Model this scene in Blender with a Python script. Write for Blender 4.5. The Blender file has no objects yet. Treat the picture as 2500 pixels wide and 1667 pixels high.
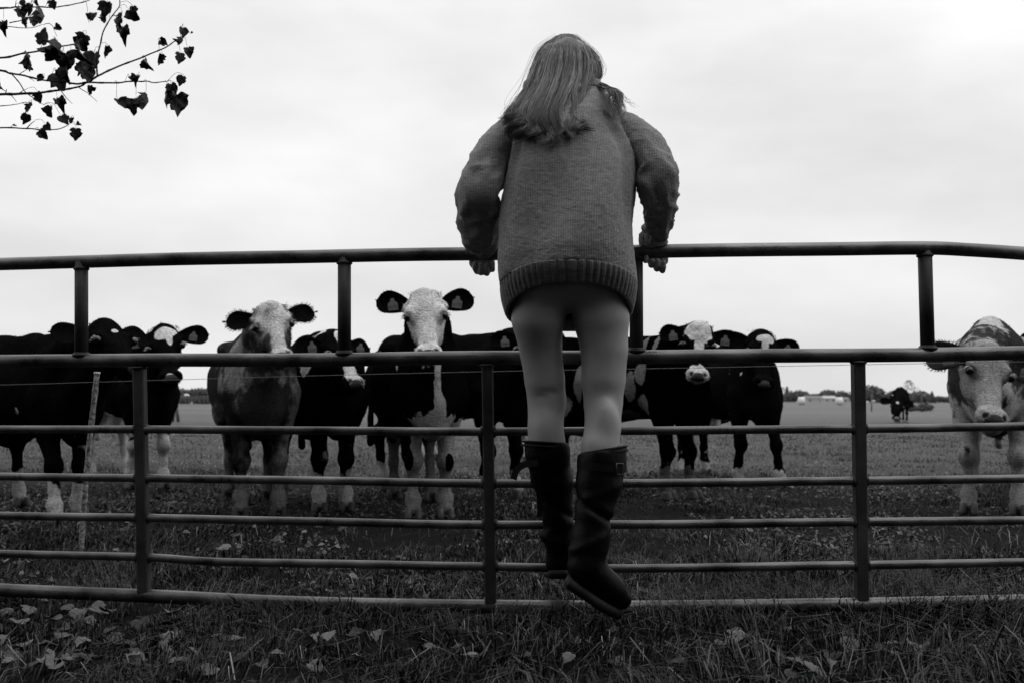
import bpy, math, random
import numpy as np
from mathutils import Matrix, Vector, Euler

# ------------------------------------------------------------------ camera
S = bpy.context.scene
COL = S.collection
H = 0.70                      # lens height above the field
F = 2430.0                    # focal length in pixels of the 2500 px wide photograph
PITCH = math.atan((974.0 - 833.5) / F)
ROLL = math.radians(0.36)
cam_data = bpy.data.cameras.new('camera')
cam = bpy.data.objects.new('camera', cam_data)
COL.objects.link(cam)
CAMR = Matrix.Rotation(math.pi / 2 + PITCH, 3, 'X') @ Matrix.Rotation(ROLL, 3, 'Z')
cam.location = (0, 0, H)
cam.rotation_euler = CAMR.to_euler()
cam_data.sensor_width = 36
cam_data.lens = F / 2500 * 36
cam_data.clip_end = 6000
cam_data.dof.use_dof = True
cam_data.dof.focus_distance = 3.1
cam_data.dof.aperture_fstop = 5.0
S.camera = cam

# ------------------------------------------------------------------ light
SUN_EL, SUN_AZ = 66.0, 95.0        # high, very soft, from the right
world = bpy.data.worlds.new('World')
S.world = world
world.use_nodes = True
wn = world.node_tree
wn.nodes.clear()
def N(nt, t, **kw):
    n = nt.nodes.new(t)
    for k, v in kw.items():
        setattr(n, k, v)
    return n
def K(nt, a, b):
    nt.links.new(a, b)
w_out = N(wn, 'ShaderNodeOutputWorld')
w_bg = N(wn, 'ShaderNodeBackground')
w_sky = N(wn, 'ShaderNodeTexSky', sky_type='NISHITA')
w_sky.sun_disc = False
w_sky.sun_elevation = math.radians(SUN_EL)
w_sky.sun_rotation = math.radians(SUN_AZ)
w_bw = N(wn, 'ShaderNodeRGBToBW')
K(wn, w_sky.outputs['Color'], w_bw.inputs[0])
w_tc = N(wn, 'ShaderNodeTexCoord')
w_sep = N(wn, 'ShaderNodeSeparateXYZ')
K(wn, w_tc.outputs['Generated'], w_sep.inputs[0])
# overcast: brightness rises with height, all round alike
w_ramp = N(wn, 'ShaderNodeMapRange')
w_ramp.inputs['From Min'].default_value = 0.0
w_ramp.inputs['From Max'].default_value = 1.0
w_ramp.inputs['To Min'].default_value = 7.9
w_ramp.inputs['To Max'].default_value = 17.5
w_pow = N(wn, 'ShaderNodeMath', operation='POWER'); w_pow.use_clamp = True
w_abs = N(wn, 'ShaderNodeMath', operation='MAXIMUM'); w_abs.inputs[1].default_value = 0.0
K(wn, w_sep.outputs['Z'], w_abs.inputs[0]); K(wn, w_abs.outputs[0], w_pow.inputs[0]); w_pow.inputs[1].default_value = 1.5
K(wn, w_pow.outputs[0], w_ramp.inputs['Value'])
w_map = N(wn, 'ShaderNodeMapping')
w_map.inputs['Scale'].default_value = (1.0, 1.0, 2.6)
w_map.inputs['Rotation'].default_value = (0.2, 0.15, 0.4)
K(wn, w_tc.outputs['Generated'], w_map.inputs[0])
w_cl = N(wn, 'ShaderNodeTexNoise')
w_cl.inputs['Scale'].default_value = 3.2
w_cl.inputs['Detail'].default_value = 4.0
w_cl.inputs['Roughness'].default_value = 0.5
K(wn, w_map.outputs[0], w_cl.inputs['Vector'])
w_cr = N(wn, 'ShaderNodeMapRange')
w_cr.inputs['From Min'].default_value = 0.3
w_cr.inputs['From Max'].default_value = 0.7
w_cr.inputs['To Min'].default_value = 0.84
w_cr.inputs['To Max'].default_value = 1.10
K(wn, w_cl.outputs['Fac'], w_cr.inputs['Value'])
w_mul = N(wn, 'ShaderNodeMath', operation='MULTIPLY')
K(wn, w_ramp.outputs[0], w_mul.inputs[0])
K(wn, w_cr.outputs[0], w_mul.inputs[1])
w_mix = N(wn, 'ShaderNodeMix', data_type='FLOAT')
w_mix.inputs[0].default_value = 0.93          # almost all cloud
K(wn, w_bw.outputs[0], w_mix.inputs[2])
K(wn, w_mul.outputs[0], w_mix.inputs[3])
K(wn, w_mix.outputs[0], w_bg.inputs['Color'])
w_bg.inputs['Strength'].default_value = 0.105
K(wn, w_bg.outputs[0], w_out.inputs[0])

sun_d = bpy.data.lights.new('sun', 'SUN')
sun_d.energy = 0.6
sun_d.angle = math.radians(50)
sun = bpy.data.objects.new('sun', sun_d)
COL.objects.link(sun)
_el, _az = math.radians(SUN_EL), math.radians(SUN_AZ)
_dir = Vector((math.sin(_az) * math.cos(_el), math.cos(_az) * math.cos(_el), math.sin(_el)))
sun.rotation_euler = _dir.to_track_quat('Z', 'Y').to_euler()
sun.location = (0, 0, 20)

S.view_settings.view_transform = 'Standard'
S.view_settings.look = 'None'
S.view_settings.exposure = 0.0
S.view_settings.gamma = 1.0
S.view_settings.use_curve_mapping = False

# ------------------------------------------------------------------ helpers
RS = np.random.RandomState(7)
rnd = random.Random(5)
CR = np.array(CAMR)
PX = 2500 / 2352.0

def ray(xd, yd):
    v = CR @ np.array([(xd * PX - 1250) / F, -(yd * PX - 833.5) / F, -1.0])
    return v
def W(xd, yd, d):
    """world point at a given distance into the field along a line of sight"""
    v = ray(xd, yd)
    return np.array([0, 0, H]) + v * (d / v[1])
def G(xd, yd):
    v = ray(xd, yd)
    return np.array([0, 0, H]) + v * (-H / v[2])
def mpp(d):
    return PX * d / F

def link_mesh(name, verts, faces, mat=None, parent=None, smooth=True, origin=None, attrs=None):
    me = bpy.data.meshes.new(name)
    verts = np.asarray(verts, dtype=np.float64)
    if isinstance(faces, np.ndarray) or (len(faces) and isinstance(faces[0], np.ndarray)):
        flist = [faces] if isinstance(faces, np.ndarray) else list(faces)
        me.vertices.add(len(verts))
        me.vertices.foreach_set('co', verts.astype(np.float32).ravel())
        nl = sum(f.size for f in flist); nf = sum(len(f) for f in flist)
        me.loops.add(nl); me.polygons.add(nf)
        li = np.concatenate([f.ravel() for f in flist]).astype(np.int32)
        tot = np.concatenate([np.full(len(f), f.shape[1], np.int32) for f in flist])
        st = np.concatenate([[0], np.cumsum(tot)[:-1]]).astype(np.int32)
        me.loops.foreach_set('vertex_index', li)
        me.polygons.foreach_set('loop_start', st)
        me.polygons.foreach_set('loop_total', tot)
        me.update(calc_edges=True)
        me.validate()
    else:
        me.from_pydata([tuple(v) for v in verts], [], [tuple(int(i) for i in f) for f in faces])
    if attrs:
        for k, a in attrs.items():
            at = me.attributes.new(k, 'FLOAT', 'POINT')
            at.data.foreach_set('value', np.asarray(a, np.float32))
    if smooth:
        me.polygons.foreach_set('use_smooth', np.ones(len(me.polygons), bool))
    if mat:
        me.materials.append(mat)
    o = bpy.data.objects.new(name, me)
    COL.objects.link(o)
    if parent is not None:
        o.parent = parent
    me.update()
    return o

def empty(name, loc=(0, 0, 0), rz=0, label=None, cat=None, group=None):
    o = bpy.data.objects.new(name, None)
    COL.objects.link(o)
    o.location = tuple(loc); o.rotation_euler = (0, 0, rz)
    o.empty_display_size = 0.1
    tag(o, label, cat, group)
    return o
def tag(o, label=None, cat=None, group=None, kind=None):
    if label: o['label'] = label
    if cat: o['category'] = cat
    if group: o['group'] = group
    if kind: o['kind'] = kind
    return o

def unit(v):
    v = np.asarray(v, float)
    return v / (np.linalg.norm(v) + 1e-12)

def catmull(P, n):
    P = np.asarray(P, float)
    if len(P) == 2:
        t = np.linspace(0, 1, n)[:, None]
        return P[0] * (1 - t) + P[1] * t
    Q = np.vstack([2 * P[0] - P[1], P, 2 * P[-1] - P[-2]])
    out = []
    segs = len(P) - 1
    for t in np.linspace(0, segs, n):
        i = min(int(t), segs - 1); u = t - i
        p0, p1, p2, p3 = Q[i], Q[i + 1], Q[i + 2], Q[i + 3]
        out.append(0.5 * ((2 * p1) + (-p0 + p2) * u + (2 * p0 - 5 * p1 + 4 * p2 - p3) * u * u + (-p0 + 3 * p1 - 3 * p2 + p3) * u ** 3))
    return np.array(out)

def tube(path, radii, sides=12, caps=True, flat=1.0):
    """verts, faces of a tube along path"""
    path = np.asarray(path, float)
    n = len(path)
    radii = np.broadcast_to(np.asarray(radii, float), (n,))
    T = np.gradient(path, axis=0)
    T /= np.linalg.norm(T, axis=1)[:, None] + 1e-12
    ref = np.array([0, 0, 1.0]) if abs(T[0][2]) < 0.9 else np.array([0, 1.0, 0])
    U = np.zeros_like(T); u = np.cross(T[0], ref); u /= np.linalg.norm(u) + 1e-12; U[0] = u
    for i in range(1, n):
        u = U[i - 1] - T[i] * np.dot(U[i - 1], T[i]); U[i] = u / (np.linalg.norm(u) + 1e-12)
    V = np.cross(U, T)
    a = np.linspace(0, 2 * np.pi, sides, endpoint=False)
    vs = (path[:, None, :] + radii[:, None, None] * (np.cos(a)[None, :, None] * U[:, None, :] * flat + np.sin(a)[None, :, None] * V[:, None, :])).reshape(-1, 3)
    fs = []
    for i in range(n - 1):
        for j in range(sides):
            k = (j + 1) % sides
            fs.append((i * sides + j, i * sides + k, (i + 1) * sides + k, (i + 1) * sides + j))
    if caps:
        fs.append(tuple(range(sides))[::-1])
        fs.append(tuple((n - 1) * sides + j for j in range(sides)))
    return vs, fs

class MB:
    def __init__(s): s.v = []; s.f = []; s.n = 0
    def add(s, v, f):
        s.v.append(np.asarray(v, float))
        s.f += [tuple(int(i) + s.n for i in q) for q in f]
        s.n += len(v); return s
    def tube(s, *a, **k): return s.add(*tube(*a, **k))
    def box(s, lo, hi):
        x0, y0, z0 = lo; x1, y1, z1 = hi
        return s.add([(x0, y0, z0), (x1, y0, z0), (x1, y1, z0), (x0, y1, z0), (x0, y0, z1), (x1, y0, z1), (x1, y1, z1), (x0, y1, z1)],
                     [(0, 3, 2, 1), (4, 5, 6, 7), (0, 1, 5, 4), (1, 2, 6, 5), (2, 3, 7, 6), (3, 0, 4, 7)])
    def build(s, name, mat, parent=None, smooth=True):
        return link_mesh(name, np.vstack(s.v), s.f, mat, parent, smooth)

# ------------------------------------------------------------------ signed distance modelling
class SDF:
    def __init__(s, xs, ys, zs):
        s.ax = [np.asarray(a, float) for a in (xs, ys, zs)]
        s.F = np.ones([len(a) for a in s.ax])
    def _win(s, lo, hi):
        sl = []
        for a, l, h in zip(s.ax, lo, hi):
            i0 = max(0, np.searchsorted(a, l) - 1); i1 = min(len(a), np.searchsorted(a, h) + 1)
            if i1 <= i0: return None
            sl.append(slice(i0, i1))
        return tuple(sl)
    def _grid(s, sl):
        return np.stack(np.meshgrid(s.ax[0][sl[0]], s.ax[1][sl[1]], s.ax[2][sl[2]], indexing='ij'), -1)
    def _put(s, sl, d, k, sub=False):
        a = s.F[sl]
        if sub:
            d = -d
            h = np.clip(0.5 - 0.5 * (a - d) / k, 0, 1)
            h = np.clip(0.5 + 0.5 * (d - a) / k, 0, 1)
            s.F[sl] = a * (1 - h) + d * h + k * h * (1 - h)
        else:
            h = np.clip(0.5 + 0.5 * (a - d) / k, 0, 1)
            s.F[sl] = a * (1 - h) + d * h - k * h * (1 - h)
    def cone(s, a, b, ra, rb, k=0.04, sub=False):
        a = np.asarray(a, float); b = np.asarray(b, float)
        m = max(ra, rb) + 2 * k + 0.05
        sl = s._win(np.minimum(a, b) - m, np.maximum(a, b) + m)
        if sl is None: return s
        P = s._grid(sl); ab = b - a
        t = np.clip(((P - a) @ ab) / (ab @ ab + 1e-12), 0, 1)
        d = np.linalg.norm(P - a - t[..., None] * ab, axis=-1) - (ra + (rb - ra) * t)
        s._put(sl, d, k, sub); return s
    def chain(s, pts, rs, k=0.03):
        for i in range(len(pts) - 1):
            s.cone(pts[i], pts[i + 1], rs[i], rs[i + 1], k)
        return s
    def ell(s, c, r, R=None, k=0.05, sub=False):
        c = np.asarray(c, float); r = np.asarray(r, float)
        m = max(r) + 2 * k + 0.05
        sl = s._win(c - m, c + m)
        if sl is None: return s
        P = s._grid(sl) - c
        if R is not None: P = P @ np.asarray(R)      # columns of R are the local axes
        k0 = np.linalg.norm(P / r, axis=-1); k1 = np.linalg.norm(P / (r * r), axis=-1)
        d = k0 * (k0 - 1) / (k1 + 1e-9)
        s._put(sl, d, k, sub); return s
    def plane(s, p, n):
        sl = tuple(slice(0, len(a)) for a in s.ax)
        P = s._grid(sl)
        d = (P - np.asarray(p)) @ unit(n)
        s.F = np.maximum(s.F, d); return s
    def mesh(s):
        F_ = s.F; xs, ys, zs = s.ax
        I = (F_ < 0)
        nx, ny, nz = I.shape
        cnt = np.zeros((nx - 1, ny - 1, nz - 1), np.int8)
        for dx in (0, 1):
            for dy in (0, 1):
                for dz in (0, 1):
                    cnt += I[dx:nx - 1 + dx, dy:ny - 1 + dy, dz:nz - 1 + dz]
        act = np.argwhere((cnt > 0) & (cnt < 8))
        vid = -np.ones(cnt.shape, np.int64)
        vid[act[:, 0], act[:, 1], act[:, 2]] = np.arange(len(act))
        acc = np.zeros((len(act), 3)); num = np.zeros(len(act))
        cs = [(0, 0, 0), (1, 0, 0), (0, 1, 0), (1, 1, 0), (0, 0, 1), (1, 0, 1), (0, 1, 1), (1, 1, 1)]
        es = [(0, 1), (2, 3), (4, 5), (6, 7), (0, 2), (1, 3), (4, 6), (5, 7), (0, 4), (1, 5), (2, 6), (3, 7)]
        for e0, e1 in es:
            a = act + np.array(cs[e0]); b = act + np.array(cs[e1])
            fa = F_[a[:, 0], a[:, 1], a[:, 2]]; fb = F_[b[:, 0], b[:, 1], b[:, 2]]
            m = (fa < 0) != (fb < 0)
            t = np.where(m, fa / np.where(m, fa - fb, 1), 0)[:, None]
            pa = np.stack([xs[a[:, 0]], ys[a[:, 1]], zs[a[:, 2]]], 1)
            pb = np.stack([xs[b[:, 0]], ys[b[:, 1]], zs[b[:, 2]]], 1)
            acc += np.where(m[:, None], pa + (pb - pa) * t, 0); num += m
        V = acc / num[:, None]
        fs = []
        for ax in range(3):
            sh = [slice(None)] * 3; sl0 = list(sh); sl1 = list(sh)
            sl0[ax] = slice(0, -1); sl1[ax] = slice(1, None)
            c = I[tuple(sl0)] != I[tuple(sl1)]
            e = np.argwhere(c)
            o1, o2 = (ax + 1) % 3, (ax + 2) % 3
            ok = (e[:, o1] > 0) & (e[:, o2] > 0) & (e[:, o1] < I.shape[o1] - 1) & (e[:, o2] < I.shape[o2] - 1)
            e = e[ok]
            q = []
            for d1, d2 in ((-1, -1), (0, -1), (0, 0), (-1, 0)):
                f = e.copy(); f[:, o1] += d1; f[:, o2] += d2
                q.append(vid[f[:, 0], f[:, 1], f[:, 2]])
            q = np.stack(q, 1)
            ins = I[e[:, 0], e[:, 1], e[:, 2]]
            q[~ins] = q[~ins][:, ::-1]
            fs.append(q)
        return V, np.vstack(fs)

def axis_samples(lo, hi, coarse, fine_ranges=()):
    """grid lines with finer spacing inside given ranges"""
    out = [lo]; x = lo
    while x < hi:
        st = coarse
        for a, b, f in fine_ranges:
            if a - coarse <= x <= b: st = min(st, f)
        x += st; out.append(x)
    return np.array(out)

# smooth value noise on arrays of points
_perm = np.random.RandomState(3).rand(64, 64, 64)
def vnoise(P, scale=1.0, seed=0):
    Q = np.asarray(P, float) * scale + seed * 7.31 + 100.0
    i = np.floor(Q).astype(int); f = Q - i; f = f * f * (3 - 2 * f)
    r = 0
    for dx in (0, 1):
        for dy in (0, 1):
            for dz in (0, 1):
                w = (f[..., 0] if dx else 1 - f[..., 0]) * (f[..., 1] if dy else 1 - f[..., 1]) * (f[..., 2] if dz else 1 - f[..., 2])
                r = r + w * _perm[(i[..., 0] + dx) % 64, (i[..., 1] + dy) % 64, (i[..., 2] + dz) % 64]
    return r * 2 - 1

def vert_normals(V, Fq):
    n = np.cross(V[Fq[:, 2]] - V[Fq[:, 0]], V[Fq[:, 3 % Fq.shape[1]]] - V[Fq[:, 1]])
    out = np.zeros_like(V)
    for c in range(Fq.shape[1]):
        np.add.at(out, Fq[:, c], n)
    return out / (np.linalg.norm(out, axis=1)[:, None] + 1e-12)

# ------------------------------------------------------------------ materials
def mat(name, val=0.2, rough=0.6, var=0.0, scale=10.0, bump=0.0, bscale=60.0, spec=0.3, detail=4, metallic=0.0, attr=None, attr_amt=1.0):
    m = bpy.data.materials.new(name); m.use_nodes = True
    nt = m.node_tree; b = nt.nodes['Principled BSDF']
    b.inputs['Roughness'].default_value = rough
    b.inputs['Specular IOR Level'].default_value = spec
    b.inputs['Metallic'].default_value = metallic
    tc = N(nt, 'ShaderNodeTexCoord')
    n = N(nt, 'ShaderNodeTexNoise'); n.inputs['Scale'].default_value = scale; n.inputs['Detail'].default_value = detail
    K(nt, tc.outputs['Object'], n.inputs['Vector'])
    r = N(nt, 'ShaderNodeMapRange')
    r.inputs['From Min'].default_value = 0.3; r.inputs['From Max'].default_value = 0.7
    r.inputs['To Min'].default_value = val * (1 - var); r.inputs['To Max'].default_value = val * (1 + var)
    K(nt, n.outputs['Fac'], r.inputs['Value'])
    out = r.outputs[0]
    if attr:
        a = N(nt, 'ShaderNodeAttribute', attribute_name=attr)
        mu = N(nt, 'ShaderNodeMath', operation='MULTIPLY'); K(nt, out, mu.inputs[0]); K(nt, a.outputs['Fac'], mu.inputs[1]); out = mu.outputs[0]
    K(nt, out, b.inputs['Base Color'])
    if bump:
        n2 = N(nt, 'ShaderNodeTexNoise'); n2.inputs['Scale'].default_value = bscale; n2.inputs['Detail'].default_value = 3
        K(nt, tc.outputs['Object'], n2.inputs['Vector'])
        bp = N(nt, 'ShaderNodeBump'); bp.inputs['Strength'].default_value = bump; bp.inputs['Distance'].default_value = 0.01
        K(nt, n2.outputs['Fac'], bp.inputs['Height']); K(nt, bp.outputs[0], b.inputs['Normal'])
    return m

def strands_mesh(roots, dirs, lengths, width, droop=0.0, seg=2, bend=None):
    """thin pointed blades: roots (n,3), dirs (n,3)"""
    n = len(roots)
    side = np.cross(dirs, RS.normal(size=(n, 3))); side /= np.linalg.norm(side, axis=1)[:, None] + 1e-9
    lengths = np.broadcast_to(np.asarray(lengths, float), (n,))[:, None]
    mid = roots + dirs * lengths * 0.55
    tip = roots + dirs * lengths; tip[:, 2] -= (droop * lengths[:, 0]); 
    if bend is not None:
        mid = mid + bend * lengths * 0.2; tip = tip + bend * lengths * 0.75
    w = side * width
    V = np.stack([roots - w, roots + w, mid - w * 0.75, mid + w * 0.75, tip], 1).reshape(-1, 3)
    b = np.arange(n)[:, None] * 5
    return V, b + np.array([[0, 1, 3, 2]]), b + np.array([[2, 3, 4]])
# ------------------------------------------------------------------ the setting
def ground_h(x, y):
    P = np.stack([x, y, np.zeros_like(x)], -1)
    a = np.clip(1 - (y - 14) / 12, 0, 1)
    h = (vnoise(P, 2.2, 1) * 0.014 + vnoise(P, 6.0, 2) * 0.008 + vnoise(P, 0.5, 3) * 0.02) * a
    far = np.clip((y - 14) / 30, 0, 1)
    return h + vnoise(P, 0.05, 5) * 0.10 * far * np.clip(1 - (y - 200) / 300, 0, 1)

def sym_axis(inner, n_in, outer, n_out):
    a = np.linspace(-inner, inner, n_in)
    b = inner + (outer - inner) * (np.linspace(0, 1, n_out + 1)[1:] ** 3)
    return np.concatenate([-b[::-1], a, b])
gx = sym_axis(8, 161, 4200, 28)
gy = np.concatenate([-(np.linspace(1, 0, 16)[:-1] ** 3) * 900 - 4, np.arange(-4, 18, 0.1), 18 + (np.linspace(0, 1, 60)[1:] ** 3) * 4300])
XX, YY = np.meshgrid(gx, gy, indexing='ij')
ZZ = ground_h(XX, YY)
nx_, ny_ = XX.shape
idx = np.arange(nx_ * ny_).reshape(nx_, ny_)
fq = np.stack([idx[:-1, :-1].ravel(), idx[1:, :-1].ravel(), idx[1:, 1:].ravel(), idx[:-1, 1:].ravel()], 1)

M_ground = bpy.data.materials.new('field_ground'); M_ground.use_nodes = True
nt = M_ground.node_tree; b = nt.nodes['Principled BSDF']
b.inputs['Roughness'].default_value = 0.95; b.inputs['Specular IOR Level'].default_value = 0.1
tc = N(nt, 'ShaderNodeTexCoord'); sp = N(nt, 'ShaderNodeSeparateXYZ'); K(nt, tc.outputs['Object'], sp.inputs[0])
n1 = N(nt, 'ShaderNodeTexNoise'); n1.inputs['Scale'].default_value = 0.45; n1.inputs['Detail'].default_value = 5
K(nt, tc.outputs['Object'], n1.inputs['Vector'])
ed = N(nt, 'ShaderNodeMath', operation='MULTIPLY_ADD'); K(nt, n1.outputs['Fac'], ed.inputs[0]); ed.inputs[1].default_value = 5.0; K(nt, sp.outputs['Y'], ed.inputs[2])
pas = N(nt, 'ShaderNodeMapRange'); pas.inputs['From Min'].default_value = 10.6; pas.inputs['From Max'].default_value = 12.6
K(nt, ed.outputs[0], pas.inputs['Value'])
# trodden earth
n2 = N(nt, 'ShaderNodeTexNoise'); n2.inputs['Scale'].default_value = 16; n2.inputs['Detail'].default_value = 12; n2.inputs['Roughness'].default_value = 0.8
K(nt, tc.outputs['Object'], n2.inputs['Vector'])
soil = N(nt, 'ShaderNodeMapRange'); soil.inputs['From Min'].default_value = 0.35; soil.inputs['From Max'].default_value = 0.75
soil.inputs['To Min'].default_value = 0.001; soil.inputs['To Max'].default_value = 0.014
K(nt, n2.outputs['Fac'], soil.inputs['Value'])
# pasture, streaked across the view by strips of different growth
mp = N(nt, 'ShaderNodeMapping'); mp.inputs['Scale'].default_value = (0.02, 0.11, 1)
K(nt, tc.outputs['Object'], mp.inputs[0])
n3 = N(nt, 'ShaderNodeTexNoise'); n3.inputs['Scale'].default_value = 1.0; n3.inputs['Detail'].default_value = 9; n3.inputs['Roughness'].default_value = 0.65
K(nt, mp.outputs[0], n3.inputs['Vector'])
n4 = N(nt, 'ShaderNodeTexNoise'); n4.inputs['Scale'].default_value = 3.0; n4.inputs['Detail'].default_value = 8; n4.inputs['Roughness'].default_value = 0.7
K(nt, tc.outputs['Object'], n4.inputs['Vector'])
ad = N(nt, 'ShaderNodeMath', operation='ADD'); K(nt, n3.outputs['Fac'], ad.inputs[0]); K(nt, n4.outputs['Fac'], ad.inputs[1])
gr = N(nt, 'ShaderNodeMapRange'); gr.inputs['From Min'].default_value = 0.7; gr.inputs['From Max'].default_value = 1.3
gr.inputs['To Min'].default_value = 0.10; gr.inputs['To Max'].default_value = 0.19
K(nt, ad.outputs[0], gr.inputs['Value'])
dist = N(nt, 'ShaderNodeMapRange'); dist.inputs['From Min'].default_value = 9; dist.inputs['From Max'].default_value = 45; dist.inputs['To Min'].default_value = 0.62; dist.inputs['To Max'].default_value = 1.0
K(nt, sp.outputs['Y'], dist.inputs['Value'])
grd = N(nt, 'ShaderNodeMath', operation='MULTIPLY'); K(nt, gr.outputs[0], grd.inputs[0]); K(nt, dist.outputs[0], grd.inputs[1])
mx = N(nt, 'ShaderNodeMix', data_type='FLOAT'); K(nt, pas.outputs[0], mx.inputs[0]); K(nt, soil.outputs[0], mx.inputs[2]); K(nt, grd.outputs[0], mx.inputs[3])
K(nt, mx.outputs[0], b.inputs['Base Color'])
bp = N(nt, 'ShaderNodeBump'); bp.inputs['Strength'].default_value = 1.0; bp.inputs['Distance'].default_value = 0.06
K(nt, n2.outputs['Fac'], bp.inputs['Height']); K(nt, bp.outputs[0], b.inputs['Normal'])
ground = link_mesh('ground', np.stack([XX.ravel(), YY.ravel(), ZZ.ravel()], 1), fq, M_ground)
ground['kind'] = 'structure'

# grass: one growing mass, blades in real size
def blade_set(n, x0, x1, y0, y1, hfun, wfun, tone_lo, tone_hi, dens_seed, lean=0.5, wedge=True, thin=0.45):
    y = y0 + (y1 - y0) * RS.rand(n)
    if wedge:
        half = 0.57 * y + 0.7
        x = (RS.rand(n) * 2 - 1) * half
    else:
        x = x0 + (x1 - x0) * RS.rand(n)
    P = np.stack([x, y, np.zeros(n)], 1)
    c = vnoise(P, 3.0, dens_seed) * 0.6 + vnoise(P, 9.0, dens_seed + 1) * 0.5
    keep = RS.rand(n) < np.clip(thin + c * 0.9, 0.05, 1)
    x, y, c, P = x[keep], y[keep], c[keep], P[keep]; n = len(x)
    hgt = hfun(x, y, c) * RS.uniform(0.55, 1.25, n)
    wid = wfun(x, y) * RS.uniform(0.7, 1.3, n)
    wind = np.stack([vnoise(P, 4.0, 21), vnoise(P, 4.0, 22)], 1) * 0.9
    az = RS.rand(n) * 2 * np.pi
    ln = np.abs(RS.normal(0, lean, n))
    dx = np.cos(az) * ln + wind[:, 0] * lean; dy = np.sin(az) * ln + wind[:, 1] * lean
    base = np.stack([x, y, ground_h(x, y) - 0.004], 1)
    sa = RS.rand(n) * np.pi
    side = np.stack([np.cos(sa), np.sin(sa), np.zeros(n)], 1) * wid[:, None] / 2
    m = base + np.stack([dx * 0.25, dy * 0.25, np.full(n, 0.62)], 1) * hgt[:, None]
    zt = np.clip(1.0 - 0.45 * ln, 0.25, 1)
    t = base + np.stack([dx, dy, zt], 1) * hgt[:, None]
    V = np.stack([base - side, base + side, m - side * 0.8, m + side * 0.8, t], 1)
    tone = (tone_lo + (tone_hi - tone_lo) * RS.rand(n) ** 2.2) * np.clip(1 + .55 * vnoise(P, .9, 51) + .5 * vnoise(P, 2.3, 52), .25, 2)
    return V, tone
def build_grass(name, sets, material, label):
    V = np.concatenate([s[0].reshape(-1, 3) for s in sets]); tn = np.concatenate([np.repeat(s[1], 5) for s in sets])
    n = len(V) // 5; bb = np.arange(n)[:, None] * 5
    o = link_mesh(name, V, [bb + np.array([[0, 1, 3, 2]]), bb + np.array([[2, 3, 4]])], material, attrs={'tone': tn}, smooth=False)
    tag(o, label, 'grass', kind='stuff'); return o
M_grass = bpy.data.materials.new('grass_blade'); M_grass.use_nodes = True
nt = M_grass.node_tree; b = nt.nodes['Principled BSDF']
b.inputs['Roughness'].default_value = 0.45; b.inputs['Specular IOR Level'].default_value = 0.25
at = N(nt, 'ShaderNodeAttribute', attribute_name='tone'); K(nt, at.outputs['Fac'], b.inputs['Base Color'])

def h_near(x, y, c):
    edge = np.exp(-((y - 3.05) / 0.30) ** 2) * 0.075 * np.clip(x * 1.6 - .1, 0.12, 1)
    return 0.045 + 0.045 * np.clip(c, 0, 1) + edge + 0.02 * np.clip(x, 0, 1.2)
near = blade_set(120000, 0, 0, 1.9, 4.6, h_near, lambda x, y: np.full(len(x), 0.0036), 0.003, 0.026, 31, 1.0, thin=.36)
mid = blade_set(110000, 0, 0, 4.4, 9.5, lambda x, y, c: 0.018 + 0.05 * np.clip(c * 1.6, 0, 1), lambda x, y: np.full(len(x), 0.0055), 0.002, 0.022, 33, 1.2, thin=.30)
pasture = blade_set(110000, 0, 0, 8.6, 24, lambda x, y, c: 0.025 + 0.055 * np.clip(c, 0, 1), lambda x, y: 0.0007 * y, 0.05, 0.20, 35, 1.1, thin=0.75)
tuft = blade_set(30000, 0, 0, 1.9, 3.9, lambda x, y, c: (.10 + .06 * np.clip(x, -.3, 1)) * (.7 + .6 * np.clip(c, 0, 1)), lambda x, y: np.full(len(x), 0.0040), 0.008, 0.095, 39, 1.25, thin=-.02)
straw = blade_set(4500, 0, 0, 1.9, 6.5, lambda x, y, c: np.full(len(x), 0.075), lambda x, y: np.full(len(x), 0.0030), 0.06, 0.2, 37, 1.6)
build_grass('grass', [near, tuft, straw], M_grass, 'rough dark grass growing round the foot of the gate')
build_grass('grass', [mid], M_grass, 'short trodden grass on the dark ground under the herd')
build_grass('grass', [pasture], M_grass, 'paler longer pasture grass beyond the trodden ground')

# crumbs of leaf, dung and clods trodden into the bare ground
n = 26000
y = 3.3 + 7.5 * RS.rand(n); x = (RS.rand(n) * 2 - 1) * (0.57 * y + .7)
P = np.stack([x, y, np.zeros(n)], 1); k = vnoise(P, 1.6, 61) + .4 * vnoise(P, 5, 62) > -.25; x, y, P = x[k], y[k], P[k]; n = len(x)
c = np.stack([x, y, ground_h(x, y) + .004], 1)
a = RS.rand(n) * 6.28; sz = .006 + .016 * RS.rand(n) ** 2
u = np.stack([np.cos(a), np.sin(a), RS.normal(0, .35, n)], 1) * sz[:, None]; v = np.stack([-np.sin(a), np.cos(a), RS.normal(0, .35, n)], 1) * (sz * RS.uniform(.35, .9, n))[:, None]
top = np.stack([np.zeros(n), np.zeros(n), sz * RS.uniform(.2, .9, n)], 1)
V = np.stack([c - u, c + v, c + u * .8, c - v, c + top], 1).reshape(-1, 3)
bb = np.arange(n)[:, None] * 5
o = link_mesh('leaf_litter', V, np.concatenate([bb + np.array([[q, (q + 1) % 4, 4]]) for q in range(4)]), M_grass, attrs={'tone': np.repeat(.008 + .13 * RS.rand(n) ** 4, 5)}, smooth=False)
tag(o, 'crumbs of dead leaf and clods trodden into the dark ground', 'leaf litter', kind='stuff')
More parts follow.
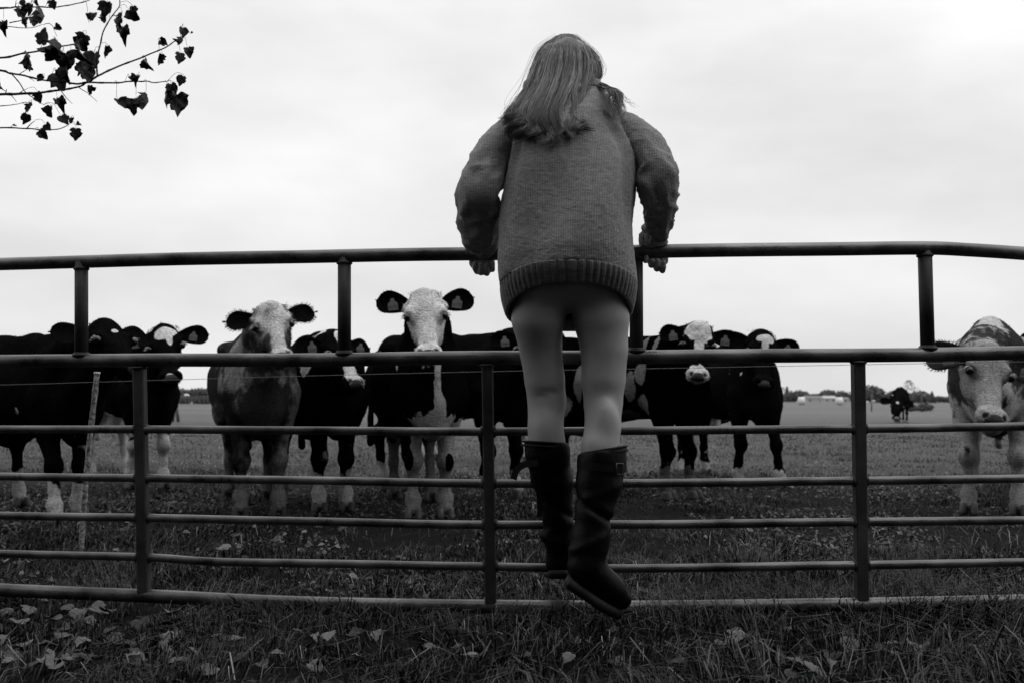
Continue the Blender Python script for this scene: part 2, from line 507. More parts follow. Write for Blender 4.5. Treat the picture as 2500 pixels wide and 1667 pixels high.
# ------------------------------------------------------------------ cows
def coat_material(name, dark, light, nose=0.06, edge=0.10):
    m = bpy.data.materials.new(name); m.use_nodes = True
    nt = m.node_tree; b = nt.nodes['Principled BSDF']
    b.inputs['Roughness'].default_value = 0.62; b.inputs['Specular IOR Level'].default_value = 0.0
    tc = N(nt, 'ShaderNodeTexCoord')
    a = N(nt, 'ShaderNodeAttribute', attribute_name='pat')
    n = N(nt, 'ShaderNodeTexNoise'); n.inputs['Scale'].default_value = 26; n.inputs['Detail'].default_value = 5
    K(nt, tc.outputs['Object'], n.inputs['Vector'])
    nb_ = N(nt, 'ShaderNodeTexNoise'); nb_.inputs['Scale'].default_value = 7; nb_.inputs['Detail'].default_value = 3
    K(nt, tc.outputs['Object'], nb_.inputs['Vector'])
    s0 = N(nt, 'ShaderNodeMath', operation='MULTIPLY_ADD'); K(nt, nb_.outputs['Fac'], s0.inputs[0]); s0.inputs[1].default_value = 1.1; s0.inputs[2].default_value = -0.55
    s1 = N(nt, 'ShaderNodeMath', operation='ADD'); K(nt, s0.outputs[0], s1.inputs[0]); K(nt, a.outputs['Fac'], s1.inputs[1])
    s = N(nt, 'ShaderNodeMath', operation='MULTIPLY_ADD'); K(nt, n.outputs['Fac'], s.inputs[0]); s.inputs[1].default_value = 1.3; K(nt, s1.outputs[0], s.inputs[2])
    r = N(nt, 'ShaderNodeMapRange', interpolation_type='SMOOTHSTEP'); r.inputs['From Min'].default_value = 0.65 - edge; r.inputs['From Max'].default_value = 0.65 + edge
    K(nt, s.outputs[0], r.inputs['Value'])
    # swirls of hair
    n2 = N(nt, 'ShaderNodeTexNoise'); n2.inputs['Scale'].default_value = 30; n2.inputs['Detail'].default_value = 7; n2.inputs['Distortion'].default_value = 1.6; n2.inputs['Roughness'].default_value = 0.65
    mp = N(nt, 'ShaderNodeMapping'); mp.inputs['Scale'].default_value = (1.5, 1.2, 0.55); K(nt, tc.outputs['Object'], mp.inputs[0]); K(nt, mp.outputs[0], n2.inputs['Vector'])
    v = N(nt, 'ShaderNodeMapRange'); v.inputs['From Min'].default_value = 0.36; v.inputs['From Max'].default_value = 0.62; v.inputs['To Min'].default_value = 0.62; v.inputs['To Max'].default_value = 1.12
    wv = N(nt, 'ShaderNodeTexWave', wave_type='BANDS', bands_direction='Z'); wv.inputs['Scale'].default_value = 17; wv.inputs['Distortion'].default_value = 14; wv.inputs['Detail'].default_value = 3; wv.inputs['Detail Scale'].default_value = 1.3
    K(nt, tc.outputs['Object'], wv.inputs['Vector'])
    hm = N(nt, 'ShaderNodeMix', data_type='FLOAT'); hm.inputs[0].default_value = .13; K(nt, n2.outputs['Fac'], hm.inputs[2]); K(nt, wv.outputs['Fac'], hm.inputs[3])
    K(nt, hm.outputs[0], v.inputs['Value'])
    dm = N(nt, 'ShaderNodeMath', operation='MULTIPLY'); dm.inputs[0].default_value = dark; K(nt, v.outputs[0], dm.inputs[1])
    lm = N(nt, 'ShaderNodeMath', operation='MULTIPLY'); lm.inputs[0].default_value = light; K(nt, v.outputs[0], lm.inputs[1])
    mx = N(nt, 'ShaderNodeMix', data_type='FLOAT'); K(nt, r.outputs[0], mx.inputs[0]); K(nt, dm.outputs[0], mx.inputs[2]); K(nt, lm.outputs[0], mx.inputs[3])
    g = N(nt, 'ShaderNodeAttribute', attribute_name='shade')
    mg = N(nt, 'ShaderNodeMath', operation='MULTIPLY'); K(nt, mx.outputs[0], mg.inputs[0]); K(nt, g.outputs['Fac'], mg.inputs[1])
    ns = N(nt, 'ShaderNodeAttribute', attribute_name='nose')
    nr = N(nt, 'ShaderNodeMapRange'); nr.inputs['From Min'].default_value = 0.3; nr.inputs['From Max'].default_value = 0.6; K(nt, ns.outputs['Fac'], nr.inputs['Value'])
    m2 = N(nt, 'ShaderNodeMix', data_type='FLOAT'); K(nt, nr.outputs[0], m2.inputs[0]); K(nt, mg.outputs[0], m2.inputs[2]); m2.inputs[3].default_value = nose
    K(nt, m2.outputs[0], b.inputs['Base Color'])
    bp = N(nt, 'ShaderNodeBump'); bp.inputs['Strength'].default_value = 0.8; bp.inputs['Distance'].default_value = 0.012
    K(nt, hm.outputs[0], bp.inputs['Height']); K(nt, bp.outputs[0], b.inputs['Normal'])
    return m
M_eye = mat('cow_eye', 0.004, rough=0.12, spec=0.5)
M_hoof = mat('hoof_horn', 0.055, rough=0.6, var=0.5, scale=30)
M_hoof_dark = mat('hoof_horn_muddy', 0.025, rough=0.7, var=0.5, scale=30)
M_tag = mat('tag_plastic', 0.17, rough=0.5, var=0.1, scale=50)
M_tagprint = mat('tag_print', 0.02, rough=0.6)
M_lash = mat('pale_lash', 0.5, rough=0.6)
TAGNO = ['0321', '4175', '2096', '5530', '1847', '7712', '3604', '2218', '9043', '6459', '8106', '1390']

def q_ell(P, c, r):
    return 1 - np.linalg.norm((P - np.asarray(c)) / np.asarray(r), axis=-1)

def hoof_mesh(z0, s):
    mb = MB()
    for sx in (-1, 1):
        prof = []
        rings = [(0.0, 1.0), (0.02, 0.98), (0.045, 0.8), (0.062, 0.62)]
        m = 10; vs = []
        for z, k in rings:
            for j in range(m):
                a = 2 * np.pi * j / m
                x = math.cos(a) * 0.021 * (0.85 + 0.15 * k)
                y = math.sin(a) * 0.042 * k
                if y < 0: y *= 1.35; x *= (1 - 0.35 * (-math.sin(a)) ** 2)
                vs.append((sx * 0.023 + x + sx * 0.004 * (y < 0), y - 0.012, z))
        fs = []
        for i in range(3):
            for j in range(m):
                k = (j + 1) % m
                fs.append((i * m + j, i * m + k, (i + 1) * m + k, (i + 1) * m + j))
        fs.append(tuple(range(m))[::-1]); fs.append(tuple(3 * m + j for j in range(m)))
        mb.add(np.array(vs) * s, fs)
    return mb

def ear_mesh(base, out, face, L, Wd, cup=0.35, curl=0.15):
    """a cupped leaf: base point, direction outward, direction the opening faces"""
    out = unit(out); face = unit(face - out * np.dot(face, out)); up = np.cross(face, out)
    nu, nv = 15, 11; V = []; side = []
    for layer in (0, 1):
        for i in range(nu):
            u = i / (nu - 1)
            w = Wd / 2 * (0.34 + 0.72 * math.sin(math.pi * min(1, (u * 1.04) ** 0.85 * 0.62 + 0.0)) ) * (max(0, 1 - max(0, (u - 0.62) / 0.38) ** 2.4) ** 0.55)
            w = max(w, 0.0008)
            for j in range(nv):
                v = j / (nv - 1) * 2 - 1
                c = -(1 - v * v) * cup * w * 1.1
                th = 0.006 * (1 - 0.7 * abs(v)) * (1 - 0.5 * u)
                off = c + (th if layer else -th)
                p = base + out * (u * L) + up * (v * w) + face * (off + curl * L * u * u * (0.2) * (v if up[2] < 0 else -v))
                p = p + np.array([0, 0, -0.06 * L * u * u])
                V.append(p)
    V = np.array(V); Fs = []
    o2 = nu * nv
    for i in range(nu - 1):
        for j in range(nv - 1):
            a = i * nv + j
            Fs.append((a, a + 1, a + nv + 1, a + nv)); Fs.append((o2 + a, o2 + a + nv, o2 + a + nv + 1, o2 + a + 1))
        for j in (0, nv - 1):
            a = i * nv + j
            q = (a, a + nv, o2 + a + nv, o2 + a)
            Fs.append(q if j == 0 else q[::-1])
    return V, Fs, up

def make_cow(label, gx_, gy_, heading, s, poll, muzzle, yaw, mats, body_pat=None, head_pat=None, stance=(0, 0, 0, 0), ears=(0.1, 0.1), ear_len=0.36,
             tags=(True, True), fuzz=0.6, base_pat=-0.6, group='cows gathered behind the gate', back_low=0.0, fine=0.011, legs_white=0.30, shade_fn=None,
             ear_pat=-0.6, forelock=0.6, num=0, lowres=False, spread=(0.12, 0.12), hoof_mat=None, ear_shade=1.0, hw=1.08, legx=(0, 0, 0, 0)):
    root = empty('cow', (gx_, gy_, 0), heading, label, 'cow', group)
    ch, sh = math.cos(heading), math.sin(heading)
    def loc(p):
        d = np.asarray(p, float) - np.array([gx_, gy_, 0])
        return np.array([ch * d[0] + sh * d[1], -sh * d[0] + ch * d[1], d[2]]) / s
    P0, M0 = loc(poll), loc(muzzle)
    L = np.linalg.norm(M0 - P0)
    a = (M0 - P0) / L
    y_l = yaw - heading
    sv = np.array([math.cos(y_l), math.sin(y_l), 0]); sv = unit(sv - a * np.dot(sv, a))
    nv = np.cross(a, sv)
    R = np.stack([sv, a, nv], 1)
    hd = lambda s_, a_, n_: P0 + (sv * s_ * hw + a * a_ + nv * n_) * L
    # sampling grid, finer round the head
    lo = np.minimum.reduce([P0 - 0.3, M0 - 0.3, [-0.42, -0.35, 0.02]]); hi = np.maximum.reduce([P0 + 0.3, M0 + 0.3, [0.42, 1.55, 1.3]])
    hlo = np.minimum(P0, M0) - 0.17; hhi = np.maximum(P0, M0) + 0.17
    co = 0.034 if lowres else 0.022
    fi = 0.02 if lowres else fine
    ax = [axis_samples(lo[i], hi[i], co, [(hlo[i], hhi[i], fi)] + ([(0.0, 0.42, 0.016)] if i == 2 else [])) for i in range(3)]
    D = SDF(*ax)
    bl = back_low
    D.ell((0, .16, .83), (.175, .36, .27), k=.08)
    D.ell((0, .60, .80), (.24, .48, .27), k=.10)
    D.ell((0, 1.06, .86), (.215, .33, .26), k=.10)
    D.cone((0, .10, 1.08), (0, .55, 1.07), .085, .09, k=.09)
    D.cone((0, .55, 1.07), (0, 1.15, 1.09), .09, .10, k=.09)
    for sx in (-1, 1):
        D.ell((sx * .13, .04, .77), (.085, .15, .25), k=.05)
        D.ell((sx * .15, 1.05, .80), (.12, .22, .26), k=.07)
        D.ell((sx * .17, .92, 1.04), (.07, .06, .05), k=.07)
    D.ell((0, -.15, .64), (.11, .12, .18), k=.08)
    # neck
    nb = hd(0, .10, -.30); jb = hd(0, .36, -.36)
    mdn = (np.array([0, .05, .98]) + nb) / 2 + np.array([0, 0, .02])
    D.cone((0, .06, .94), mdn, .17, .13, k=.08); D.cone(mdn, nb, .13, .11, k=.05)
    D.cone((0, -.10, .70), (np.array([0, -.10, .70]) + jb) / 2 + np.array([0, .03, 0]), .14, .10, k=.09)
    D.cone((np.array([0, -.10, .70]) + jb) / 2 + np.array([0, .03, 0]), jb, .10, .08, k=.07)
    D.cone((0, -.20, .55), (np.array([0, -.22, .62]) + jb) / 2, .035, .03, k=.07)
    # legs
    for q, sx in enumerate((-1, 1)):
        dy = stance[q]; X = spread[0] * sx + legx[q]
        D.chain([(sx * .145, .02, .74), (X * 1.1, .03 + dy * .2, .55), (X, -.01 + dy * .6, .345), (X, .0 + dy * .85, .21), (X, .0 + dy, .12), (X, -.02 + dy, .065)],
                [.095, .066, .042, .028, .039, .045], k=.035)
        D.ell((X, -.02 + dy * .6, .345), (.049, .046, .062), k=.025)
        D.ell((X, .005 + dy, .115), (.048, .048, .04), k=.02)
    for q, sx in enumerate((-1, 1)):
        dy = stance[2 + q]; X = spread[1] * sx + legx[2 + q]
        D.chain([(sx * .15, 1.08, .84), (sx * .16, .93, .60), (X, 1.17 + dy * .7, .44), (X, 1.14 + dy * .85, .26), (X, 1.11 + dy, .12), (X, 1.08 + dy, .065)],
                [.15, .095, .045, .030, .038, .044], k=.04)
        D.ell((X, 1.18 + dy * .7, .43), (.042, .055, .07), k=.025)
    D.ell((0, .92, .50), (.10, .13, .08), k=.05)
    D.chain([(0, 1.34, 1.04), (0, 1.42, .95), (0, 1.42, .55), (0.01, 1.43, .35)], [.04, .026, .022, .032], k=.02)
    # head
    k = .05 * L
    D.ell(hd(0, .17, -.13), np.array([.215, .21, .17]) * L, R, k=.04)
    D.cone(hd(0, .30, -.15), hd(0, .80, -.12), .175 * L, .118 * L, k=.03)
    D.ell(hd(0, .045, -.10), np.array([.13, .10, .11]) * L, R, k=.035)
    for sx in (-1, 1):
        D.ell(hd(sx * .165, .33, -.075), np.array([.085, .115, .075]) * L, R, k=.03)
        D.ell(hd(sx * .105, .42, -.27), np.array([.085, .22, .15]) * L, R, k=.04)
        D.ell(hd(sx * .20, .17, -.17), np.array([.07, .06, .06]) * L, R, k=.03)
        D.ell(hd(sx * .085, .90, -.07), np.array([.085, .085, .075]) * L, R, k=.02)
    D.cone(hd(0, .55, -.27), hd(0, .90, -.21), .095 * L, .075 * L, k=.03)
    D.ell(hd(0, .90, -.12), np.array([.155, .10, .12]) * L, R, k=.03)
    D.ell(hd(0, .955, -.05), np.array([.10, .05, .06]) * L, R, k=.02)
    D.cone(hd(-.09, .985, -.14), hd(.09, .985, -.14), .012 * L, .012 * L, k=.012, sub=True)
    for sx in (-1, 1):
        D.ell(hd(sx * .105, .935, .012), np.array([.030, .026, .04]) * L, R, k=.012, sub=True)
        D.ell(hd(sx * .135, .905, .0), np.array([.018, .03, .03]) * L, R, k=.012, sub=True)
        D.ell(hd(sx * .232, .375, -.055), np.array([.035, .045, .045]) * L, R, k=.015, sub=True)
    V, Fq = D.mesh()
    # gentle muscle and hide unevenness
    nrm = vert_normals(V, Fq)
    V = V + nrm * (vnoise(V, 9, 4) * 0.006 + vnoise(V, 22, 5) * 0.002)[:, None]
    # markings
    hc = np.stack([(V - P0) @ sv, (V - P0) @ a, (V - P0) @ nv], 1) / L
    pat = np.full(len(V), base_pat) + vnoise(V, 3.5, num + 11) * 0.1 + (vnoise(V, 7, num + 12) * .5 + vnoise(V, 2.6, num + 13) * .5) * (base_pat > -.5)
    if legs_white:
        pat = np.maximum(pat, np.clip((legs_white - V[:, 2]) * 12, -2, .8))
    for sign, c, r in (body_pat or []):
        q = q_ell(V, c, r) * 3
        pat = np.maximum(pat, q) if sign > 0 else np.minimum(pat, -q)
    inhead = (hc[:, 1] > -.10) & (np.abs(hc[:, 0]) < .36) & (hc[:, 2] > -.42)
    for sign, c, r in (head_pat or []):
        q = q_ell(hc, c, r) * 3
        m_ = inhead
        pat[m_] = np.maximum(pat[m_], q[m_]) if sign > 0 else np.minimum(pat[m_], -q[m_])
    pat = np.where(pat > -.55, pat + .55 * vnoise(V, 13, num + 31) + .35 * vnoise(V, 30, num + 32), pat)
    pat = np.clip(pat, -1, 1)
    nose = np.clip(np.maximum(q_ell(hc, (0, .98, -.02), (.125, .085, .12)), 0) * 4, 0, 1) * inhead
    for sx in (-1, 1):
        nose = np.maximum(nose, 0)
    shade = np.ones(len(V))
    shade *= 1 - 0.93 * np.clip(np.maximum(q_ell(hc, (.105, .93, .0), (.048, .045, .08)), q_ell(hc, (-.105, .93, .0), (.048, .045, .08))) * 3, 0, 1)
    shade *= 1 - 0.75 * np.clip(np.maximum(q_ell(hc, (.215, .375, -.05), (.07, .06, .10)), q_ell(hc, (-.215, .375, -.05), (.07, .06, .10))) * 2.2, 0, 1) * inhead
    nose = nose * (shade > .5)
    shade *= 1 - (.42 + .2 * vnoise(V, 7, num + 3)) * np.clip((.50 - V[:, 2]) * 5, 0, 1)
    if shade_fn is not None:
        shade = shade * shade_fn(V, hc, inhead)
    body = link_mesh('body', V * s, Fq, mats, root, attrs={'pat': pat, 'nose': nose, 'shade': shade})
    # short coat standing off the hide, denser where the animal is woolly
    keep = np.arange(len(V))[RS.rand(len(V)) < (0.25 if lowres else 0.6)]
    if len(keep):
        reps = 1 if not fuzz > .7 else 2
        kk = np.concatenate([keep] * reps)
        nn = nrm[kk]
        flow = np.array([0, .25, -1.0]) + RS.normal(0, .35, (len(kk), 3))
        d = nn * 0.38 + flow * 0.75; d /= np.linalg.norm(d, axis=1)[:, None]
        ln = (0.010 + 0.014 * RS.rand(len(kk)) * fuzz) * np.where(V[kk, 2] < .5, .3, 1)
        ln *= np.where(shade[kk] < .8, .25, 1) * np.where(nose[kk] > .2, .1, 1)
        jit = RS.normal(0, .007, (len(kk), 3)); jit -= nn * np.sum(jit * nn, 1)[:, None]
        SV, f1, f2 = strands_mesh(V[kk] + jit - nn * .002, d, ln, 0.0016)
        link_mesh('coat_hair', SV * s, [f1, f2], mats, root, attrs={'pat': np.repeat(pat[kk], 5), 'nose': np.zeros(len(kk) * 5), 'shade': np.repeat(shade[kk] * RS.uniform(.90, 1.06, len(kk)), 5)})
    # hooves
    hv = []
    for q, sx in enumerate((-1, 1)):
        hv.append((spread[0] * sx + legx[q], -.02 + stance[q]))
    for q, sx in enumerate((-1, 1)):
        hv.append((spread[1] * sx + legx[2 + q], 1.08 + stance[2 + q]))
    for X, Y in hv:
        o = hoof_mesh(0, s * 1.12).build('hoof', hoof_mat or M_hoof, root)
        o.location = (X * s, Y * s, 0.0)
    # eyes
    for sx in (-1, 1):
        c = hd(sx * .212, .385, -.062)
        E = MB(); nvv = []; fvv = []
        U, Vn = 12, 8
        for i in range(Vn + 1):
            for j in range(U):
                th = math.pi * i / Vn; ph = 2 * math.pi * j / U
                nvv.append(c + .052 * L * (sv * math.sin(th) * math.cos(ph) + nv * math.sin(th) * math.sin(ph) + a * math.cos(th)))
        for i in range(Vn):
            for j in range(U):
                fvv.append((i * U + j, i * U + (j + 1) % U, (i + 1) * U + (j + 1) % U, (i + 1) * U + j))
        eo = link_mesh('eye', np.array(nvv) * s, fvv, M_eye, root)
        if not lowres:
            lr = np.array([hd(sx * (.225 + .02 * t), .335 + .01 * abs(t - .5), -.03 - .09 * t) for t in np.linspace(0, 1, 26)])
            ld = np.tile(unit(sv * sx + a * .5 + nv * .25), (26, 1)) + RS.normal(0, .12, (26, 3))
            SV, f1, f2 = strands_mesh(lr, ld, .028, .0014)
            link_mesh('eyelash', SV * s, [f1, f2], M_lash, eo)
    # ears
    for q, sx in enumerate((-1, 1)):
        eb = hd(sx * .175, .155, -.15)
        up_ = -a
        od = sv * sx + up_ * ears[q] + nv * (-.05)
        EV, EF, upv = ear_mesh(eb, od, nv * .8 + a * .35 + sv * sx * .1, ear_len * L * 1.28, ear_len * L * .80)
        eo = link_mesh('ear', EV * s, EF, mats, root, attrs={'pat': np.full(len(EV), ear_pat), 'nose': np.zeros(len(EV)), 'shade': np.full(len(EV), ear_shade)})
        if not lowres:
            n_ = 1500 if fuzz > .7 else 600
            ii = RS.randint(0, len(EV), n_)
            dd = unit(od) * .5 + (EV[ii] - (eb + unit(od) * ear_len * L * .6)) * 9 + RS.normal(0, .3, (n_, 3))
            dd /= np.linalg.norm(dd, axis=1)[:, None]
            SV, f1, f2 = strands_mesh(EV[ii], dd, (.007 + .013 * RS.rand(n_)) * (1.25 if fuzz > .7 else .5), .0010)
            link_mesh('ear_hair', SV * s, [f1, f2], mats, eo, attrs={'pat': np.full(n_ * 5, ear_pat), 'nose': np.zeros(n_ * 5), 'shade': np.repeat(RS.uniform(.6, 3, n_) * ear_shade, 5)})
        if tags[q]:
            od_ = unit(od)
            tcn = eb + od_ * ear_len * L * .66 + nv * (.025 / s) - np.array([0, 0, .012])
            tx = unit(np.array([sv[0], sv[1], 0]) + np.array([0, 0, -.12 * sx])); tz = np.array([0, 0, 1.0]); tz = unit(tz - tx * np.dot(tz, tx)); ty = np.cross(tz, tx)
            if np.dot(ty, nv) > 0: fr = ty
            else: fr = -ty
            w_, h_, th = .028, .05, .0016
            prof = [(-.009, .018), (.009, .018), (.012, .002), (w_, -.010), (w_, -.010 - h_ * .8), (-w_, -.010 - h_ * .8), (-w_, -.010), (-.012, .002)]
            TV = [tcn + tx * x + tz * z + fr * th for x, z in prof] + [tcn + tx * x + tz * z - fr * th for x, z in prof]
            m_ = len(prof)
            TF = [tuple(range(m_)), tuple(range(2 * m_ - 1, m_ - 1, -1))] + [(j, m_ + j, m_ + (j + 1) % m_, (j + 1) % m_) for j in range(m_)]
            to = link_mesh('ear_tag', np.array(TV) * s, TF, M_tag, root, smooth=False)
            if not lowres:
                cu = bpy.data.curves.new('tag_number', 'FONT'); cu.body = TAGNO[num % len(TAGNO)]; cu.size = .024; cu.align_x = 'CENTER'; cu.extrude = .0003
                tmp = bpy.data.objects.new('tmp', cu); COL.objects.link(tmp)
                dg = bpy.context.evaluated_depsgraph_get(); me = bpy.data.meshes.new_from_object(tmp.evaluated_get(dg))
                bpy.data.objects.remove(tmp)
                me.name = 'tag_number'; me.materials.clear(); me.materials.append(M_tagprint)
                rx = np.cross(tz, fr); rx = rx if True else -rx
                org = (tcn + tz * (-.040) + fr * (th + .0006))
                Mx = Matrix(((rx[0] * s, tz[0] * s, fr[0] * s, org[0] * s), (rx[1] * s, tz[1] * s, fr[1] * s, org[1] * s), (rx[2] * s, tz[2] * s, fr[2] * s, org[2] * s), (0, 0, 0, 1)))
                me.transform(Mx)
                no = bpy.data.objects.new('tag_number', me); COL.objects.link(no); no.parent = to
    # forelock
    if forelock and not lowres:
        n_ = int(1500 * forelock)
        uu = np.clip(RS.normal(0, .085, n_), -.2, .2); vv = np.clip(RS.normal(.05, .08, n_), -.09, .25)
        rt = np.array([hd(u, .02 + v, .0 - abs(u) * .35 - max(0, -v) * .9 - .005) for u, v in zip(uu, vv)])
        lock = np.floor(uu * 22) + np.floor(vv * 22) * 7
        lr_ = np.random.RandomState(num + 50).normal(size=(400, 3))
        dd = nv * .16 + a * .75 + lr_[(lock.astype(int) % 400)] * .38 + RS.normal(0, .12, (n_, 3)) - a * .2 * (vv < -.03)[:, None]
        dd /= np.linalg.norm(dd, axis=1)[:, None]
        SV, f1, f2 = strands_mesh(rt, dd, (.022 + .028 * RS.rand(n_)) * (.6 + .5 * forelock), .0013, bend=a * .6 + RS.normal(0, .15, (n_, 3)))
        hp = np.full(n_, ear_pat)
        for sign, c, r in (head_pat or []):
            hcr = np.stack([(rt - P0) @ sv, (rt - P0) @ a, (rt - P0) @ nv], 1) / L
            q = q_ell(hcr, c, r) * 3
            hp = np.maximum(hp, q) if sign > 0 else np.minimum(hp, -q)
        if base_pat > 0: hp = np.maximum(hp, base_pat)
        link_mesh('forelock', SV * s, [f1, f2], mats, root, attrs={'pat': np.repeat(hp, 5), 'nose': np.zeros(n_ * 5), 'shade': np.repeat(RS.uniform(.22, .85, n_), 5)})
    return root

M_bw = coat_material('coat_black_white', 0.006, 0.72)
M_bw_soft = coat_material('coat_black_grey', 0.006, 0.66)
M_tan = coat_material('coat_dun', 0.075, 0.58, edge=0.5)
M_roan = coat_material('coat_dun_white', 0.05, 0.58, edge=0.3)
R_ = math.radians
def mid_g(a, b):
    A, B = G(*a), G(*b); return (A + B) / 2

# centre cow, pale face, black body
g = mid_g((950, 1190), (1020, 1192))
def face_tone_chest_shade(V, hc, ih):
    m = vnoise(hc, 5.5, 3) * .5 + .5
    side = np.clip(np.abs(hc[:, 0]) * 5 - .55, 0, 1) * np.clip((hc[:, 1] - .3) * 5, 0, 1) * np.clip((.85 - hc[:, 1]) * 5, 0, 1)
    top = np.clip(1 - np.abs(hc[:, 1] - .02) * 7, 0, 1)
    return np.where(ih, 1 - .72 * side * m - .3 * top, np.clip(.45 + (V[:, 2] - .7) * .8, .4, 1))  # off the head: under-lit chest and lower body painted darker into the coat
make_cow('cow with pale face, black tagged ears and white chest, left of the girl', g[0], g[1], R_(11), .99,
         W(975, 664, g[1] - .28), W(984, 818, g[1] - .50), R_(3), M_bw,
         body_pat=[(1, (.02, -.10, .45), (.22, .34, .20)), (1, (.12, .0, .42), (.10, .2, .18)), (1, (.012, -.24, .80), (.020, .1, .22)), (1, (.03, -.24, .62), (.04, .1, .12)), (-1, (-.19, .05, .48), (.08, .3, .2)), (1, (-.2, -.02, .97), (.008, .2, .10)), (-1, (.115, -.06, .33), (.028, .04, .06)), (-1, (-.13, -.06, .36), (.03, .06, .08))],
         head_pat=[(1, (0, .5, .05), (.42, .8, .55))], ears=(.42, .34), legs_white=.42, shade_fn=face_tone_chest_shade, num=1, stance=(.0, .0, .08, -.1), fuzz=.5, spread=(.095, .12), forelock=.7)

# dun cow left of it
g = mid_g((557, 1186), (633, 1190))
make_cow('dun coloured cow with woolly pale head and furry dark ears, left of the pale-faced cow', g[0], g[1], R_(18), .98,
         W(618, 694, g[1] - .32), W(645, 822, g[1] - .55), R_(10), M_tan,
         base_pat=-.35, body_pat=[(-1, (0, -.12, .62), (.16, .3, .3)), (1, (-.2, .1, 1.0), (.10, .35, .2))], head_pat=[(1, (0, .2, .05), (.30, .38, .3)), (1, (.02, .7, .05), (.14, .5, .12))],
         ears=(.22, .14), ear_len=.32, ear_shade=.12, fuzz=1.0, ear_pat=-1, forelock=1.2, legs_white=.26, num=2, tags=(False, False), stance=(0, 0, .06, -.05), spread=(.11, .13),
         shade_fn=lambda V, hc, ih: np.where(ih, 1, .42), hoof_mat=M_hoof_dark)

# black cow behind it with white saddle and white muzzle
g = mid_g((733, 1178), (790, 1172))
make_cow('black cow with white nose turned away to the right, its face behind the gate upright', g[0], g[1], R_(20), .97,
         W(775, 765, g[1] - .25), W(822, 884, g[1] - .45), R_(42), M_bw,
         body_pat=[(1, (-.05, .15, 1.1), (.16, .28, .14)), (1, (-.17, .0, .95), (.06, .1, .10))], head_pat=[(1, (.0, .10, .06), (.10, .16, .2)), (1, (.02, .80, .03), (.17, .30, .16)), (1, (.0, .45, .08), (.06, .5, .1))],
         ears=(.05, .25), ear_len=.36, legs_white=.25, num=3, stance=(0, 0, .5, .25), spread=(.085, .11), fuzz=.4)

# far left black cow, seen from the side
g = G(158, 1205)
make_cow('big black cow at the left edge, head raised and turned to the right', g[0] - .08, g[1] + .12, R_(46), .91,
         W(240, 732, g[1] - .30), W(318, 842, g[1] - .52), R_(50), M_bw,
         body_pat=[], head_pat=[(1, (-.0, .30, .06), (.05, .03, .08))], ears=(.25, .3), legs_white=.24, num=4, stance=(-.1, .05, .1, 0), spread=(.10, .13), fuzz=.7, tags=(False, False))

# black cow beside it with white forehead patch
g = mid_g((312, 1122), (366, 1124))
make_cow('black cow with white forehead patch standing second from the left', g[0], g[1], R_(38), .98,
         W(373, 745, g[1] - .40), W(392, 872, g[1] - .62), R_(12), M_bw,
         body_pat=[(1, (0, .9, .55), (.22, .45, .12)), (1, (-.2, 1.1, .5), (.2, .3, .3)), (1, (.2, 1.1, .5), (.2, .3, .2))], head_pat=[(1, (.03, .17, .06), (.17, .09, .2)), (1, (-.04, .22, .06), (.1, .07, .2)), (1, (.07, .30, .06), (.05, .16, .1)), (1, (0, .93, 0), (.06, .05, .1))],
         ears=(.10, .02), legs_white=.42, num=5, stance=(.1, -.05, 0, -.1), spread=(.10, .13), fuzz=.5)

# black cow behind the girl
g = mid_g((1100, 1150), (1206, 1146))
make_cow('black cow half hidden behind the girl, its back showing left of her', g[0], g[1], R_(48), 1.0,
         W(1218, 752, g[1] - .35), W(1236, 872, g[1] - .55), R_(12), M_bw,
         body_pat=[], head_pat=[(1, (0, .9, .02), (.1, .1, .1))], ears=(.12, .22), legs_white=.20, num=6, spread=(.13, .13), fuzz=.6, stance=(.05, 0, 0, 0))

# patched cow right of the girl
g = mid_g((1530, 1150), (1582, 1146))
make_cow('patched cow with white blaze and pale muzzle just right of the girl', g[0], g[1], R_(43), 1.0,
         W(1608, 742, g[1] - .33), W(1603, 868, g[1] - .50), R_(-3), M_bw_soft,
         body_pat=[(1, (-.25, .18, .90), (.18, .06, .10)), (1, (-.25, .28, .78), (.18, .05, .12)), (1, (-.25, .16, .66), (.18, .07, .09)), (1, (-.2, .34, .58), (.2, .10, .05)), (1, (-.18, .22, 1.08), (.2, .035, .12)), (1, (-.1, .10, 1.05), (.14, .025, .12)), (1, (-.24, .75, .85), (.08, .05, .2)), (1, (-.24, .9, .65), (.08, .1, .08)), (1, (.14, -.02, .42), (.03, .2, .14))],
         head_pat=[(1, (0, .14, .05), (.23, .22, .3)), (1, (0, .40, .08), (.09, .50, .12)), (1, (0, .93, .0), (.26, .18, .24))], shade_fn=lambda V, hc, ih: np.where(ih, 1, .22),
         ears=(.06, .02), legs_white=.26, num=7, stance=(.03, -.03, 0, .1), spread=(.105, .13), fuzz=.5, forelock=.8, hoof_mat=M_hoof)

# black cow with a white star
g = mid_g((1702, 1105), (1782, 1134))
make_cow('black cow with a white star on its forehead, right of the patched cow', g[0], g[1], R_(14), 1.0,
         W(1755, 759, g[1] - .32), W(1757, 886, g[1] - .52), R_(4), M_bw,
         body_pat=[(1, (0, .75, .50), (.12, .25, .06))], head_pat=[(1, (-.05, .17, .06), (.10, .06, .2)), (1, (.07, .16, .06), (.10, .08, .2)), (1, (.01, .26, .06), (.06, .13, .2)), (1, (0, 1.02, -.1), (.06, .03, .05))],
         ears=(.02, -.02), legs_white=.14, num=8, stance=(.1, -.15, .1, .15), spread=(.12, .12), fuzz=.5, tags=(False, True))

